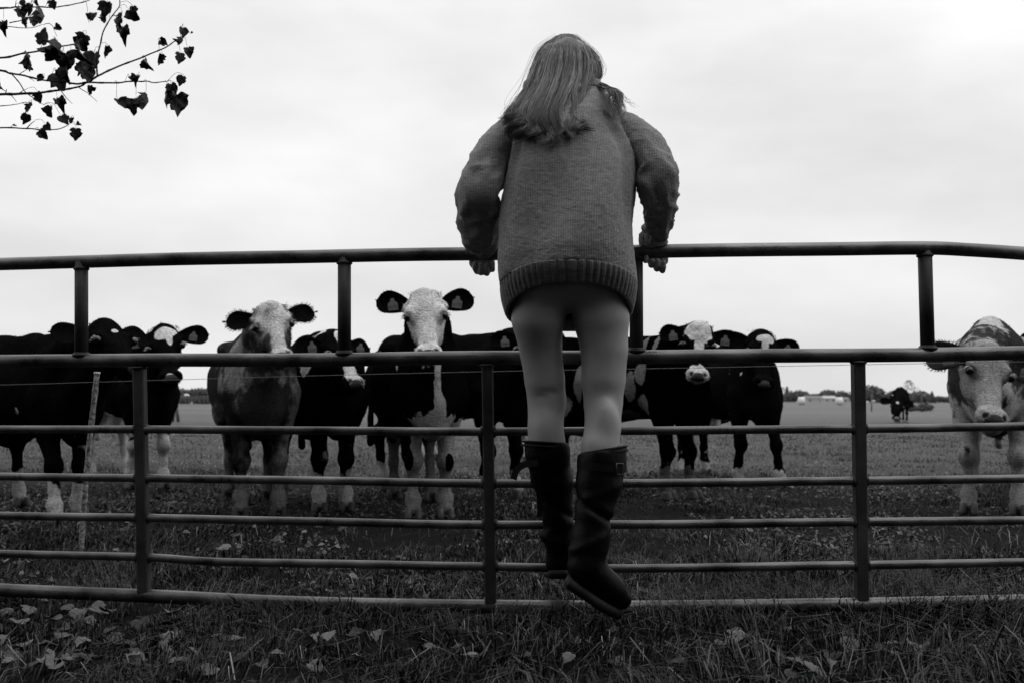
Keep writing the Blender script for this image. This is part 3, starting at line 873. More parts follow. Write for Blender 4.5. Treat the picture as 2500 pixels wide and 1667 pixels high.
# dun and white cow at the right edge
g = mid_g((2236, 1180), (2348, 1185))
make_cow('dun and white cow at the right edge lowering its pale face behind the gate', g[0], g[1] + .05, R_(-27), 1.07,
         W(2276, 784, g[1] - .55), W(2287, 970, g[1] - .75), R_(4), M_roan,
         base_pat=-.45, body_pat=[(-1, (-.16, -.05, .92), (.12, .3, .2)), (-1, (.16, -.05, .92), (.12, .3, .2)), (1, (0, .0, 1.12), (.06, .25, .12)), (1, (-.17, .2, 1.03), (.022, .3, .16)), (1, (-.25, .1, .62), (.07, .2, .10)), (1, (-.25, .5, .9), (.1, .12, .2)), (1, (0, -.1, .5), (.25, .3, .2)), (-1, (-.13, -.05, .35), (.03, .06, .06))],
         head_pat=[(1, (0, .5, .05), (.30, .9, .75))], ears=(-.10, -.05), ear_len=.40, ear_pat=-1.2, legs_white=.40, num=0, stance=(-.05, .0, .25, 0), spread=(.13, .15), fuzz=.8, forelock=.7,
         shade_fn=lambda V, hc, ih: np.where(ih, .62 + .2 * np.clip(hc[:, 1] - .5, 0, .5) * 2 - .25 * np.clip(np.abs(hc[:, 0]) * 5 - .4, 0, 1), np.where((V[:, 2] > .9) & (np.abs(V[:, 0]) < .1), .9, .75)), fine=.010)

# cow behind it, cut by the frame
g = G(2440, 1115)
make_cow('whitish cow mostly hidden behind the dun and white cow at the right edge', g[0], g[1], R_(-30), 1.0,
         W(2440, 760, g[1] - .3), W(2450, 880, g[1] - .5), R_(-10), M_bw, base_pat=.6, ears=(.1, .1), num=9, tags=(False, True), lowres=True, forelock=0)

# cows farther out
g = G(1190, 1062)
make_cow('cow with white legs standing farther back behind the girl', g[0], g[1], R_(70), .98,
         W(1262, 800, g[1] - .3), W(1270, 880, g[1] - .45), R_(40), M_bw, body_pat=[(1, (-.2, .3, .8), (.2, .25, .3))], head_pat=[(1, (0, .3, .05), (.1, .6, .2))], legs_white=.60, num=10, lowres=True, tags=(False, False), forelock=0)
g = G(2074, 972)

make_cow('small looking black cow grazing alone far out in the field', g[0], g[1], R_(-16), 1.0,
         W(2062, 912, g[1] - .45), W(2060, 963, g[1] - .8), R_(-10), M_bw, head_pat=[(1, (0, .25, .05), (.06, .05, .2)), (1, (0, .98, 0), (.15, .10, .2))], legs_white=.10, num=11, lowres=True, tags=(False, False), forelock=0,
         group='cows out in the field', ears=(.1, .1))
# ------------------------------------------------------------------ gate
DG = (H) / ((1500 - 974) / F)          # distance of the gate at its middle
def gate_d(xd):
    return DG * np.interp(xd, [-400, 0, 560, 1120, 1420, 2100, 2352, 2800], [1.12, 1.075, 1.028, 1.0, .992, .988, 1.008, 1.04])
M_pipe = mat('weathered_pipe', 0.10, rough=0.42, var=0.75, scale=7, bump=0.12, bscale=160, spec=0.5, detail=9, metallic=0.65)
_nt = M_pipe.node_tree; _b = _nt.nodes['Principled BSDF']
_tc = N(_nt, 'ShaderNodeTexCoord'); _n = N(_nt, 'ShaderNodeTexNoise'); _n.inputs['Scale'].default_value = 14; _n.inputs['Detail'].default_value = 10; _n.inputs['Roughness'].default_value = .7
K(_nt, _tc.outputs['Object'], _n.inputs['Vector'])
_r = N(_nt, 'ShaderNodeMapRange'); _r.inputs['From Min'].default_value = .4; _r.inputs['From Max'].default_value = .62; _r.inputs['To Min'].default_value = .26; _r.inputs['To Max'].default_value = .48
K(_nt, _n.outputs['Fac'], _r.inputs['Value']); K(_nt, _r.outputs[0], _b.inputs['Roughness'])
M_flat = mat('weathered_upright', 0.026, rough=0.6, var=0.6, scale=11, bump=0.15, bscale=140, detail=9)
g0 = W(1100, 1480, DG)
gate = empty('farm_gate', (g0[0], g0[1], 0), 0, 'wide grey tubular steel farm gate the girl is standing on', 'gate')
GO = np.array([g0[0], g0[1], 0])
def gpath(pts, n=60):
    xs = np.linspace(pts[0][0], pts[-1][0], n)
    px_ = [p[0] for p in pts]; py_ = [p[1] for p in pts]
    out = []
    c = catmull(np.array(pts, float), n)
    return np.array([W(x, y, gate_d(x)) for x, y in c]) - GO
rails = {
    'top': ([(-300, 617), (0, 607), (400, 596.5), (800, 588), (1120, 584), (1540, 577), (1900, 573), (2120, 570.5), (2230, 575), (2352, 583), (2620, 603)], .0222),
    'mid': ([(-300, 833), (0, 829.5), (400, 827), (800, 825), (1120, 822), (1540, 818.5), (2000, 815), (2352, 811), (2620, 809)], .0228),
    'r3': ([(-300, 985), (0, 984.5), (320, 985.5), (700, 988), (1119, 990.5), (1540, 988), (1975, 984), (2352, 978.5), (2620, 975)], .0136),
    'r4': ([(-300, 1086), (0, 1092), (320, 1097), (700, 1103), (1119, 1109), (1430, 1110), (1975, 1103.5), (2352, 1098), (2620, 1093)], .0136),
    'r5': ([(-300, 1175), (0, 1182), (320, 1188), (700, 1197), (1119, 1204), (1500, 1204), (1975, 1198), (2352, 1194), (2620, 1190)], .0136),
    'r6': ([(-300, 1263), (0, 1270), (330, 1279), (500, 1290), (800, 1295), (1119, 1300), (1430, 1305), (1975, 1297), (2352, 1290), (2620, 1284)], .0136),
    'bot': ([(-300, 1337), (0, 1353), (340, 1368), (700, 1385), (1119, 1392), (1500, 1394), (2000, 1387), (2352, 1379), (2620, 1372)], .0222),
}
for k_, (pts, r_) in rails.items():
    p = gpath(pts, 90)
    p = p + np.stack([0 * p[:, 0], vnoise(p, 2, 6) * .003, vnoise(p, 2, 7) * .002], 1)
    v, f = tube(p, r_, 18)
    link_mesh('rail', v, f, M_pipe, gate)
def rail_y(key, x):
    pts = rails[key][0]; return np.interp(x, [q[0] for q in pts], [q[1] for q in pts])
def weld(c, r, ax):
    """rough bead round a joint"""
    a = np.linspace(0, 2 * np.pi, 17)
    ax = unit(ax); u = unit(np.cross(ax, [0, 1, .01])); w = np.cross(ax, u)
    p = np.array([c + u * math.cos(t) * r + w * math.sin(t) * r for t in a])
    return tube(p, .0042 + .0015 * RS.rand(17), 6, caps=False)
for (xt, xb) in ((187, 187), (791, 791), (1461, 1462), (2124, 2131), (2612, 2614), (-290, -290)):
    t = W(xt, rail_y('top', xt), gate_d(xt)) - GO; bq = W(xb, rail_y('mid', xb), gate_d(xb)) - GO
    mb = MB(); mb.tube([t, bq], [.0222, .0222], 18)
    ax_ = bq - t
    mb.add(*weld(t + unit(ax_) * .024, .0225, ax_)); mb.add(*weld(bq - unit(ax_) * .024, .0225, ax_)); mb.add(*weld(bq - unit(ax_) * .019, .026, ax_))
    mb.build('upright', M_flat, gate)
for (xt, xb) in ((320, 331), (1119, 1127), (1971, 1980), (2612, 2614), (-290, -286)):
    t = W(xt, rail_y('mid', xt) + 14, gate_d(xt)) - GO; bq = W(xb, rail_y('bot', xb) - 2, gate_d(xb)) - GO
    mb = MB(); w = .0185
    sx = np.array([1.0, 0, 0]); sy = np.array([0, 1.0, 0])
    vs = []
    for p in (t, bq):
        for cx, cy in ((-w, -w + .004), (-w + .004, -w), (w - .004, -w), (w, -w + .004), (w, w), (-w, w)):
            vs.append(p + sx * cx + sy * cy)
    mb.add(vs, [(j, (j + 1) % 6, 6 + (j + 1) % 6, 6 + j) for j in range(6)] + [(5, 4, 3, 2, 1, 0), (6, 7, 8, 9, 10, 11)])
    mb.add(*weld(t + np.array([0, 0, -.004]), .022, bq - t))
    for kk in ('r3', 'r4', 'r5', 'r6'):
        yc = rail_y(kk, xt + (xb - xt) * .5)
        for sd in (-1, 1):
            fr_ = (yc - rail_y('mid', xt)) / (rail_y('bot', xb) - rail_y('mid', xt))
            c = t + (bq - t) * fr_; c = W(0, 0, 1) * 0 + np.array([c[0] + sd * (w + .002), c[1], (W(xt, yc, gate_d(xt)) - GO)[2]])
            mb.add(*weld(c, .0145, [1, 0, 0]))
    mb.build('upright', M_flat, gate, smooth=False)

# ------------------------------------------------------------------ wire and stake
dW = 4.62
wp = [W(x, y, dW) for x, y in ((-900, 905), (0, 883.5), (220, 877), (700, 863), (1120, 853), (1560, 845), (2150, 834), (2900, 822))]
wire = catmull(wp, 80)
v, f = tube(wire, .0013, 6)
M_wire = mat('wire', .16, rough=.5)
o = link_mesh('fence_wire', v, f, M_wire); tag(o, 'thin single fence wire strung across the field just behind the gate', 'wire')
b0 = G(186, 1258); t0 = W(223, 856, b0[1] - .03)
M_stake = mat('stake_bark', .2, rough=.7, var=.97, scale=75, bump=.5, bscale=60, detail=2)
pth = catmull([b0 - [0, 0, .03], b0 * .55 + t0 * .45 + [-.006, 0, 0], t0], 24)
rr = .0125 + .0012 * np.sin(np.arange(24) * 1.9)
v, f = tube(pth, rr, 12)
st = empty('fence_stake', (b0[0], b0[1], 0), 0, 'thin leaning speckled stake at the left in front of the black cow', 'stake')
link_mesh('shaft', v - [b0[0], b0[1], 0], f, M_stake, st)
v, f = tube([t0 - [0, 0, .006], t0 + [0, 0, .004]], [.0145, .0145], 14)
link_mesh('cap', v - [b0[0], b0[1], 0], f, mat('stake_cap', .5, rough=.5, var=.4, scale=60), st)
# ------------------------------------------------------------------ the girl on the gate
M_skin = mat('skin', 0.30, rough=0.5, var=0.06, scale=14, bump=0.05, bscale=300, spec=0.25)
M_shorts = mat('dark_shorts', 0.015, rough=0.9)
foot_g = W(1288, 1312, DG - .05)
PO = np.array([foot_g[0], foot_g[1], 0.0])
girl = empty('person', PO, 0, 'girl in knitted sweater and rubber boots leaning over the gate, back to us', 'person')
def Q(x, y, d): return W(x, y, d) - PO
def rp(px_, d): return px_ * mpp(d)
def chainpx(D, pts, k=.02):
    P = [Q(x, y, d) for x, y, r, d in pts]; R = [rp(r, d) for x, y, r, d in pts]
    D.chain(P, R, k)
dT = gate_d(1112); zt_l = W(1112, rail_y('top', 1112), gate_d(1112)); zt_r = W(1500, rail_y('top', 1500), gate_d(1500))
handL = zt_l - PO; handR = zt_r - PO
def rng(c, h): return (c - h, c + h)
xs = axis_samples(-.45, .55, .012, [rng(handL[0], .07) + (.0042,), rng(handR[0], .07) + (.0042,)])
ys = axis_samples(-.42, .30, .012, [rng(handL[1], .07) + (.0042,)])
zs = axis_samples(.0, 1.90, .012, [(handL[2] - .085, handL[2] + .06, .0042)])
D = SDF(xs, ys, zs)
dh = 3.045
# legs
chainpx(D, [(1248, 655, 64, 3.07), (1235, 734, 60, 3.06), (1242, 803, 48.5, 3.09), (1251, 872, 46, 3.10), (1256, 918, 44, 3.11), (1253, 982, 40.5, 3.10), (1256, 1015, 42, 3.10), (1272, 1110, 32, 3.12), (1286, 1200, 25, 3.14), (1288, 1270, 22, 3.14)], k=.007)
chainpx(D, [(1377, 655, 66, 3.07), (1381, 734, 64, 3.06), (1388, 803, 54, 3.06), (1386, 872, 50.5, 3.06), (1385.5, 927, 44, 3.055), (1384.5, 982, 41, 3.03), (1378, 1028, 43, 3.0), (1368, 1110, 30, 2.98), (1359, 1200, 24, 2.975), (1354, 1260, 20, 2.965)], k=.007)
for (x0, x1, y0, y1, d0) in ((1232, 1282, 911, 900, 3.052), (1362, 1412, 908, 899, 2.992)):
    D.cone(Q(x0, y0, d0 + .003), Q(x1, y1, d0 + .003), .004, .004, k=.010, sub=True)
# calf swell and hollow of the knee
D.ell(Q(1255, 990, 3.065), (.036, .032, .07), k=.02); D.ell(Q(1392, 975, 2.99), (.036, .034, .075), k=.02)
# pelvis and trunk
D.ell(Q(1312, 610, 3.06), (.155, .115, .115), k=.05)
D.ell(Q(1252, 650, 3.045), (.08, .07, .08), k=.03); D.ell(Q(1372, 650, 3.045), (.08, .07, .08), k=.03)
for xx_ in (1241, 1380):
    D.ell(Q(xx_, 700, 3.045), (.064, .062, .10), k=.03)
D.chain([Q(1312, 600, 3.05), Q(1310, 480, 3.08), Q(1308, 360, 3.12), Q(1310, 285, 3.16)], [.13, .105, .12, .11], k=.05)
D.cone(Q(1210, 300, 3.15), Q(1400, 292, 3.15), .06, .06, k=.05)
D.chain([Q(1320, 285, 3.18), Q(1330, 225, 3.22), Q(1328, 190, 3.29)], [.07, .052, .055], k=.03)
# arms
D.chain([Q(1190, 298, 3.14), Q(1110, 420, 3.06), Q(1108, 560, 3.21)], [.052, .038, .026], k=.02)
D.chain([Q(1420, 290, 3.14), Q(1505, 415, 3.06), Q(1500, 548, 3.21)], [.052, .038, .026], k=.02)
# head, looking down over the far side
hc_ = Q(1312, 158, 3.30)
hR = np.array(Euler((math.radians(-38), 0, math.radians(-6))).to_matrix())   # local y = face direction
hh = lambda x, y, z: hc_ + hR @ np.array([x, y, z])
D.ell(hc_, (.076, .097, .098), hR, k=.02)
D.ell(hh(0, .055, -.075), (.050, .045, .058), hR, k=.03)
D.cone(hh(-.045, .02, -.06), hh(-.012, .085, -.105), .026, .020, k=.02); D.cone(hh(.045, .02, -.06), hh(.012, .085, -.105), .026, .020, k=.02)
D.cone(hh(0, .092, -.005), hh(0, .112, -.040), .009, .013, k=.012)
D.ell(hh(0, .098, -.070), (.024, .012, .009), hR, k=.01)
D.ell(hh(-.042, .072, -.03), (.02, .016, .018), hR, k=.015); D.ell(hh(.042, .072, -.03), (.02, .016, .018), hR, k=.015)
for sx in (-1, 1):
    D.ell(hh(sx * .030, .094, -.004), (.013, .008, .007), hR, k=.006, sub=True)
    D.ell(hh(sx * .077, .0, -.02), (.010, .019, .030), hR, k=.008)
# hands: palm over the top of the rail, fingers down the far side and curled underneath
def hand(hp, side):
    r = .0222
    wrist = hp + np.array([0, -.008, .042]); 
    D.ell(hp + np.array([0, .008, .034]), (.038, .030, .013), k=.012)
    D.cone(hp + np.array([-side * .012, -.02, .05]), hp + np.array([0, .005, .036]), .024, .02, k=.015)
    drops = [.046, .060, .062, .050] if side < 0 else [.030, .044, .056, .062]
    D.ell(hp + np.array([.0, .012, -.016]), (.032, .016, .026), k=.012)
    D.cone(hp + np.array([-.026, .022, .012]), hp + np.array([.026, .022, .012]), .016, .015, k=.012)
    for q in range(4):
        X = (-.027 + .0178 * q)
        fr = [.0092, .0098, .0096, .0086][q if side < 0 else 3 - q]
        dz = drops[q]
        p = [hp + np.array([X * .92, .020, .034]), hp + np.array([X, r + .014, .004]), hp + np.array([X, r + .006, -dz * .55]),
             hp + np.array([X * 1.03, .004, -dz]), hp + np.array([X * 1.05, -.012, -dz + .008]), hp + np.array([X * 1.06, -.017, min(-.033, -dz + .024)])]
        D.chain(p, [fr * 1.1, fr * 1.05, fr * 1.0, fr, fr * .95, fr * .85], k=.004)
    s_ = 1 if side < 0 else -1
    p = [hp + np.array([s_ * -.028, .014, .034]), hp + np.array([s_ * -.042, .036, .006]), hp + np.array([s_ * -.036, .032, -.026]), hp + np.array([s_ * -.024, .014, -.056 if side < 0 else -.036])]
    D.chain(p, [.015, .013, .012, .0095], k=.010)
hand(handL + np.array([.0, 0, 0]), -1)
hand(handR + np.array([.004, 0, 0]), 1)
V, Fq = D.mesh()
link_mesh('body', V, Fq, M_skin, girl)

# dark shorts
sx_ = axis_samples(-.25, .35, .012); sy_ = axis_samples(-.4, .2, .012); sz_ = axis_samples(.9, 1.25, .012)
D = SDF(sx_, sy_, sz_)
D.ell(Q(1312, 610, 3.06), (.162, .122, .122), k=.05)
D.ell(Q(1252, 650, 3.045), (.086, .076, .086), k=.03); D.ell(Q(1372, 650, 3.045), (.086, .076, .086), k=.03)
D.cone(Q(1250, 655, 3.07), Q(1244, 690, 3.065), rp(70, 3.05), rp(71, 3.06), k=.02); D.cone(Q(1375, 655, 3.07), Q(1379, 690, 3.065), rp(72, 3.05), rp(73, 3.06), k=.02)
D.cone(Q(1305, 690, 3.05), Q(1305, 712, 3.05), rp(14, 3.05), rp(12, 3.05), k=.015)
D.plane(Q(1305, 678, 2.92), (0, .42, -1))
V, Fq = D.mesh(); link_mesh('shorts', V, Fq, M_shorts, girl)

# ---- sweater: knitted cloth
def knit(name, val, ribs=False):
    m = bpy.data.materials.new(name); m.use_nodes = True
    nt = m.node_tree; b = nt.nodes['Principled BSDF']
    b.inputs['Roughness'].default_value = 0.95; b.inputs['Specular IOR Level'].default_value = 0.05
    b.inputs['Sheen Weight'].default_value = 0.25; b.inputs['Sheen Roughness'].default_value = 0.5
    tc = N(nt, 'ShaderNodeTexCoord')
    n = N(nt, 'ShaderNodeTexNoise'); n.inputs['Scale'].default_value = 55; n.inputs['Detail'].default_value = 6; n.inputs['Roughness'].default_value = .7
    mp = N(nt, 'ShaderNodeMapping'); mp.inputs['Scale'].default_value = (1.0, 1.0, 2.6); K(nt, tc.outputs['Object'], mp.inputs[0]); K(nt, mp.outputs[0], n.inputs['Vector'])
    w = N(nt, 'ShaderNodeTexWave', wave_type='BANDS', bands_direction='X'); w.inputs['Scale'].default_value = 62; w.inputs['Distortion'].default_value = 2.2; w.inputs['Detail'].default_value = 2; w.inputs['Detail Scale'].default_value = 2
    K(nt, tc.outputs['Object'], w.inputs['Vector'])
    w2 = N(nt, 'ShaderNodeTexWave', wave_type='BANDS', bands_direction='Z'); w2.inputs['Scale'].default_value = 80; w2.inputs['Distortion'].default_value = 3.0; w2.inputs['Detail'].default_value = 2
    K(nt, tc.outputs['Object'], w2.inputs['Vector'])
    mlt = N(nt, 'ShaderNodeMath', operation='MULTIPLY'); K(nt, w.outputs['Fac'], mlt.inputs[0]); K(nt, w2.outputs['Fac'], mlt.inputs[1])
    a1 = N(nt, 'ShaderNodeMath', operation='MULTIPLY_ADD'); K(nt, mlt.outputs[0], a1.inputs[0]); a1.inputs[1].default_value = 0.35; K(nt, n.outputs['Fac'], a1.inputs[2])
    r = N(nt, 'ShaderNodeMapRange'); r.inputs['From Min'].default_value = .35; r.inputs['From Max'].default_value = .95
    r.inputs['To Min'].default_value = val * .55; r.inputs['To Max'].default_value = val * 1.5
    K(nt, a1.outputs[0], r.inputs['Value']); K(nt, r.outputs[0], b.inputs['Base Color'])
    bp = N(nt, 'ShaderNodeBump'); bp.inputs['Strength'].default_value = .8; bp.inputs['Distance'].default_value = .004
    K(nt, a1.outputs[0], bp.inputs['Height']); K(nt, bp.outputs[0], b.inputs['Normal'])
    return m
M_knit = knit('wool_knit', 0.245)
M_rib = knit('wool_rib', 0.215)

def loft(rings, closed_top=False):
    V = np.concatenate(rings); n = len(rings); m = len(rings[0]); i = np.arange(n - 1)[:, None] * m; j = np.arange(m)[None, :]; k = (j + 1) % m
    F_ = np.stack([(i + j), (i + k), (i + m + k), (i + m + j)], -1).reshape(-1, 4)
    return V, F_
# (y at the back, xl, xr, depth of the centre, half depth, how far the front hangs lower)
TR = [(712, 1152, 1462, 3.055, .150, 0), (690, 1149, 1463, 3.052, .158, 0), (650, 1147, 1464, 3.05, .165, 0), (600, 1151, 1465, 3.05, .162, 0), (550, 1157, 1465, 3.055, .155, 0),
      (500, 1161, 1462, 3.06, .148, 0), (450, 1163, 1458, 3.07, .145, 0), (400, 1162, 1452, 3.085, .145, 0), (350, 1158, 1447, 3.105, .143, 0), (310, 1152, 1443, 3.125, .138, 0),
      (280, 1156, 1438, 3.145, .125, 0), (258, 1180, 1428, 3.165, .108, 0), (240, 1214, 1412, 3.18, .092, 0), (226, 1248, 1398, 3.195, .078, 0), (214, 1276, 1388, 3.21, .066, 0), (206, 1288, 1380, 3.215, .060, 0)]
TRa = np.array(TR, float)
m_ = 192
th = np.linspace(0, 2 * np.pi, m_, endpoint=False)
def torso_ring(y, hem=False, grow=0.0, yoff=0.0):
    v = [np.interp(-y, -TRa[:, 0], TRa[:, q]) for q in range(1, 5)]
    xl, xr, dc, hd_ = v
    C = Q((xl + xr) / 2, y, dc); rx = rp((xr - xl) / 2, dc) + grow; ry = hd_ + grow
    c, s_ = np.cos(th), np.sin(th)
    e = .86
    X = np.sign(c) * np.abs(c) ** e * rx; Y = np.sign(s_) * np.abs(s_) ** e * ry
    # the garment tips forward: lower at the front than at the back
    tilt = np.interp(y, [206, 300, 450, 620, 712], [-.10, -.10, -.05, -.12, -.34])
    droop = np.interp(y, [206, 500, 640, 712], [0, 0, .012, .052]) * np.clip(1 - np.abs(Y + ry * .9) / ry, 0, 1) ** 1.0
    P = np.stack([C[0] + X, C[1] + Y, C[2] + Y * tilt], 1)
    # hem arches up across the seat
    arch = np.interp(y, [206, 560, 712], [0, .0, 1.0]) * 0 + np.interp(y, [430, 560, 655, 722], [0, .006, .024, .036]) * (1 - np.abs(X / (rx + 1e-6)) ** 3) * (Y < 0)
    P[:, 2] += arch
    return P, th, rx
ysamp = np.concatenate([np.linspace(659, 300, 64), np.linspace(296, 206, 30)])
rings = []
for y in ysamp:
    P, t, rx = torso_ring(y)
    rings.append(P)
V, F_ = loft(rings)
cen = np.array([V[:, 0].mean(), V[:, 1].mean(), 0])
nrm = V - cen; nrm[:, 2] = 0; nrm /= np.linalg.norm(nrm, axis=1)[:, None]
# folds: long soft diagonals over the back, loose swags near the sides
xw, zw = V[:, 0] - Q(1310, 500, 3)[0], V[:, 2]
fold = .015 * np.sin((xw * 1.0 - (zw - 1.2) * .55) * 21 + vnoise(V, 3, 9) * 1.6) * np.clip(np.abs(xw) * 5 + .25, 0, 1)
fold += .018 * vnoise(V * [1, 1, .55], 6.0, 13) + .006 * vnoise(V * [1, 1, .4], 13, 14)
bk = (V[:, 1] < Q(1310, 400, 3.05)[1]) * np.clip((V[:, 2] - 1.18) * 8, 0, 1)
xrr = np.interp(V[:, 2], [1.1, 1.3, 1.45, 1.62], [.200, .192, .182, .155])
fold += .009 * bk * (np.exp(-((xw - xrr) / .009) ** 2) + .8 * np.exp(-((xw + xrr + .004) / .010) ** 2)) - .008 * bk * (np.exp(-((xw - xrr + .022) / .012) ** 2) + np.exp(-((xw + xrr - .02) / .012) ** 2))
fade = np.clip((V[:, 2] - Q(0, 684, 2.9)[2]) * 9, .15, 1)
V = V + nrm * (fold * fade)[:, None]
V = V + nrm * (RS.normal(0, .0008, len(V)))[:, None]
sweater = link_mesh('sweater', V, F_, M_knit, girl)
# ribbed hem band: every rib its own ridge
rr_ = []
m_old, th_old = m_, th
m_ = 62 * 8; th = np.linspace(0, 2 * np.pi, m_, endpoint=False)
for y, g_ in [(653, -.012), (656, -.003), (663, -.002), (676, -.003), (690, -.005), (704, -.008), (714, -.011), (720, -.015), (720, -.019), (714, -.021), (696, -.020)]:
    P, t, rx = torso_ring(y, grow=g_)
    if y > 712: P[:, 2] -= rp((y - 712) * .9, 2.95) * .0
    rb = np.abs(np.sin(t * 62 / 2 * 1)) ** .8 * .0048
    c0 = np.array([P[:, 0].mean(), P[:, 1].mean(), 0]); nn = P - c0; nn[:, 2] = 0; nn /= np.linalg.norm(nn, axis=1)[:, None]
    P = P + nn * (rb + .006 * vnoise(P * [1, 1, .2], 9, 15))[:, None]
    rr_.append(P)
V, F_ = loft(rr_); link_mesh('hem_ribbing', V, F_, M_rib, sweater)
m_, th = m_old, th_old
# collar
cr = []
for y, g_ in [(212, .004), (207, .006), (200, .006), (195, .003), (196, -.004), (208, -.006)]:
    P, t, rx = torso_ring(max(206, y), grow=g_); P[:, 2] += rp(max(0, 206 - y), 3.2); cr.append(P)
V, F_ = loft(cr); link_mesh('collar', V, F_, M_rib, sweater)

# sleeves
def sleeve(pts, seed, sgn):
    P = [Q(x, y, d) for x, y, r, d in pts]; R = [rp(r, d) for x, y, r, d in pts]
    n = 90; path = catmull(P, n); rad = np.interp(np.linspace(0, 1, n), np.linspace(0, 1, len(R)), R)
    sides = 64
    v, f = tube(path, rad, sides, caps=False)
    T = np.repeat(path, sides, axis=0); nn = v - T; nn /= np.linalg.norm(nn, axis=1)[:, None] + 1e-9
    tt = np.repeat(np.linspace(0, 1, n), sides)
    ang = np.tile(np.linspace(0, 2 * np.pi, sides, endpoint=False), n)
    # gathers at the bend of the elbow and above the cuff
    g1 = np.exp(-((tt - .50) / .16) ** 2); g2 = np.exp(-((tt - .88) / .10) ** 2)
    disp = .006 * g1 * np.sin(tt * 30 + 2.2 * np.sin(ang + seed) + 2 * vnoise(v, 6, seed + 4)) * np.clip(.5 + .5 * np.cos(ang - seed), 0, 1) + .004 * g2 * np.sin(tt * 80 + 1.8 * np.sin(2 * ang + seed)) * np.clip(.6 + vnoise(v, 9, seed + 5), 0, 1)
    disp += .012 * vnoise(v, 7.5, seed) * np.clip(tt * 4, 0, 1) * np.clip((1 - tt) * 5 + .3, 0, 1) + .004 * vnoise(v * [1, 1, .7], 15, seed + 1) * np.clip(tt * 4 - .6, 0, 1)
    cp2 = np.stack([np.cos(ang) * 1.3 + seed, np.sin(ang) * 1.3, tt * 13 + .8 * np.sin(ang + seed)], 1)
    cp3 = np.stack([np.cos(ang) * 2.2, np.sin(ang) * 2.2 + seed, tt * 22 + 1.5 * np.sin(ang - seed)], 1)
    wr = (.30 - np.abs(vnoise(cp2, 1, seed))) * .020 + (.3 - np.abs(vnoise(cp3, 1, seed + 2))) * .005
    disp += wr * np.clip((tt - .18) * 4, 0, 1)
    v = v + nn * (disp + RS.normal(0, .0008, len(v)))[:, None]
    o = link_mesh('sleeve', v, f, M_knit, sweater)
    # seam round the armhole
    k_ = 5; ring = v[k_ * sides:(k_ + 1) * sides]
    cp = path[-1]; dd = unit(path[-1] - path[-4])
    u = np.linspace(0, 2 * np.pi, 90, endpoint=False)
    ux = unit(np.cross(dd, [0, 1, 0])); uy = np.cross(dd, ux)
    rc = []
    for a_, g_ in ((-.020, -.001), (-.012, .002), (.0, .001), (.012, .002), (.020, .000), (.020, -.005), (.0, -.006)):
        r0 = R[-1] + g_ + .0016 * np.abs(np.sin(u * 15))
        rc.append(cp + dd * a_ + np.cos(u)[:, None] * ux * r0[:, None] + np.sin(u)[:, None] * uy * r0[:, None])
    V2, F2 = loft(rc); link_mesh('cuff', V2, F2, M_rib, o)
sleeve([(1205, 300, 34, 3.15), (1178, 310, 46, 3.13), (1142, 348, 51, 3.10), (1120, 392, 49, 3.07), (1107, 440, 49, 3.06), (1100, 485, 44, 3.10), (1098, 522, 41, 3.15), (1106, 550, 33, 3.20), (1112, 563, 30, 3.225)], 3, -1)
sleeve([(1405, 292, 34, 3.15), (1436, 302, 46, 3.13), (1472, 342, 51, 3.10), (1497, 388, 49, 3.07), (1507, 432, 46, 3.06), (1514, 475, 44, 3.10), (1511, 510, 37, 3.15), (1502, 538, 31, 3.20), (1499, 553, 29, 3.225)], 8, 1)

# ---- boots
M_rub = mat('boot_rubber', 0.002, rough=0.45, var=0.6, scale=12, bump=0.2, bscale=60, spec=0.10)
M_sole = mat('boot_sole', 0.006, rough=0.7, var=0.5, scale=20)
M_trim = mat('boot_trim', 0.006, rough=0.6, spec=0.12)
def boot(shaft, foot_pts, sole_pts, top_p, top_n, seed):
    P = [Q(x, y, d) for x, y, r, d in shaft]; FP = [Q(x, y, d) for x, y, r, d in foot_pts]
    allp = np.array(P + FP)
    D = SDF(*[axis_samples(allp[:, i].min() - .11, allp[:, i].max() + .11, .0075) for i in range(3)])
    chainpx(D, shaft, k=.015); chainpx(D, foot_pts, k=.028)
    D.plane(top_p, top_n)
    sh_in = [(x, y - 8, r - 4.5, d) for x, y, r, d in shaft[:3]]
    V, Fq = D.mesh(); n = vert_normals(V, Fq)
    # slack rubber creases round the ankle
    zc = V[:, 2]; cr = np.zeros(len(V))
    for (x, y, amp, sl, ph) in ((0, 1215, .006, .5, 0), (0, 1165, .005, -.6, 1), (0, 1120, .003, .4, 2), (0, 1245, .005, -.3, 4)):
        z0 = Q(1300, y, 3.1)[2]; u = (zc - z0 - sl * (V[:, 0] - V[:, 0].mean())) / .014
        cr += 2.2 * amp * np.exp(-u * u) * np.sign(.5 - (ph % 2)) * np.clip(.5 + vnoise(V, 8, seed + ph), 0, 1.5)
    V = V + n * (cr + .003 * vnoise(V, 14, seed))[:, None]
    b_ = link_mesh('boot', V, Fq, M_rub, girl)
    return b_
bL = boot([(1252, 1000, 52, 3.10), (1258, 1040, 50, 3.10), (1268, 1100, 45, 3.12), (1281, 1180, 35, 3.13), (1287, 1240, 32, 3.14)],
          [(1287, 1240, 32, 3.14), (1288, 1288, 30, 3.15), (1286, 1293, 29, 3.22), (1282, 1292, 30, 3.30), (1280, 1290, 27, 3.37)], None,
          Q(1252, 1014, 3.1), (.06, .05, 1), 3)
bR = boot([(1388, 1010, 52, 3.00), (1382, 1060, 53, 2.99), (1375, 1110, 50, 2.98), (1365, 1180, 43, 2.965), (1358, 1240, 38, 2.955)],
          [(1358, 1240, 38, 2.955), (1345, 1300, 37, 2.95), (1372, 1330, 34, 2.96), (1402, 1352, 30, 2.975), (1428, 1374, 24, 2.99)], None,
          Q(1388, 1030, 3.0), (-.17, .05, 1), 9)
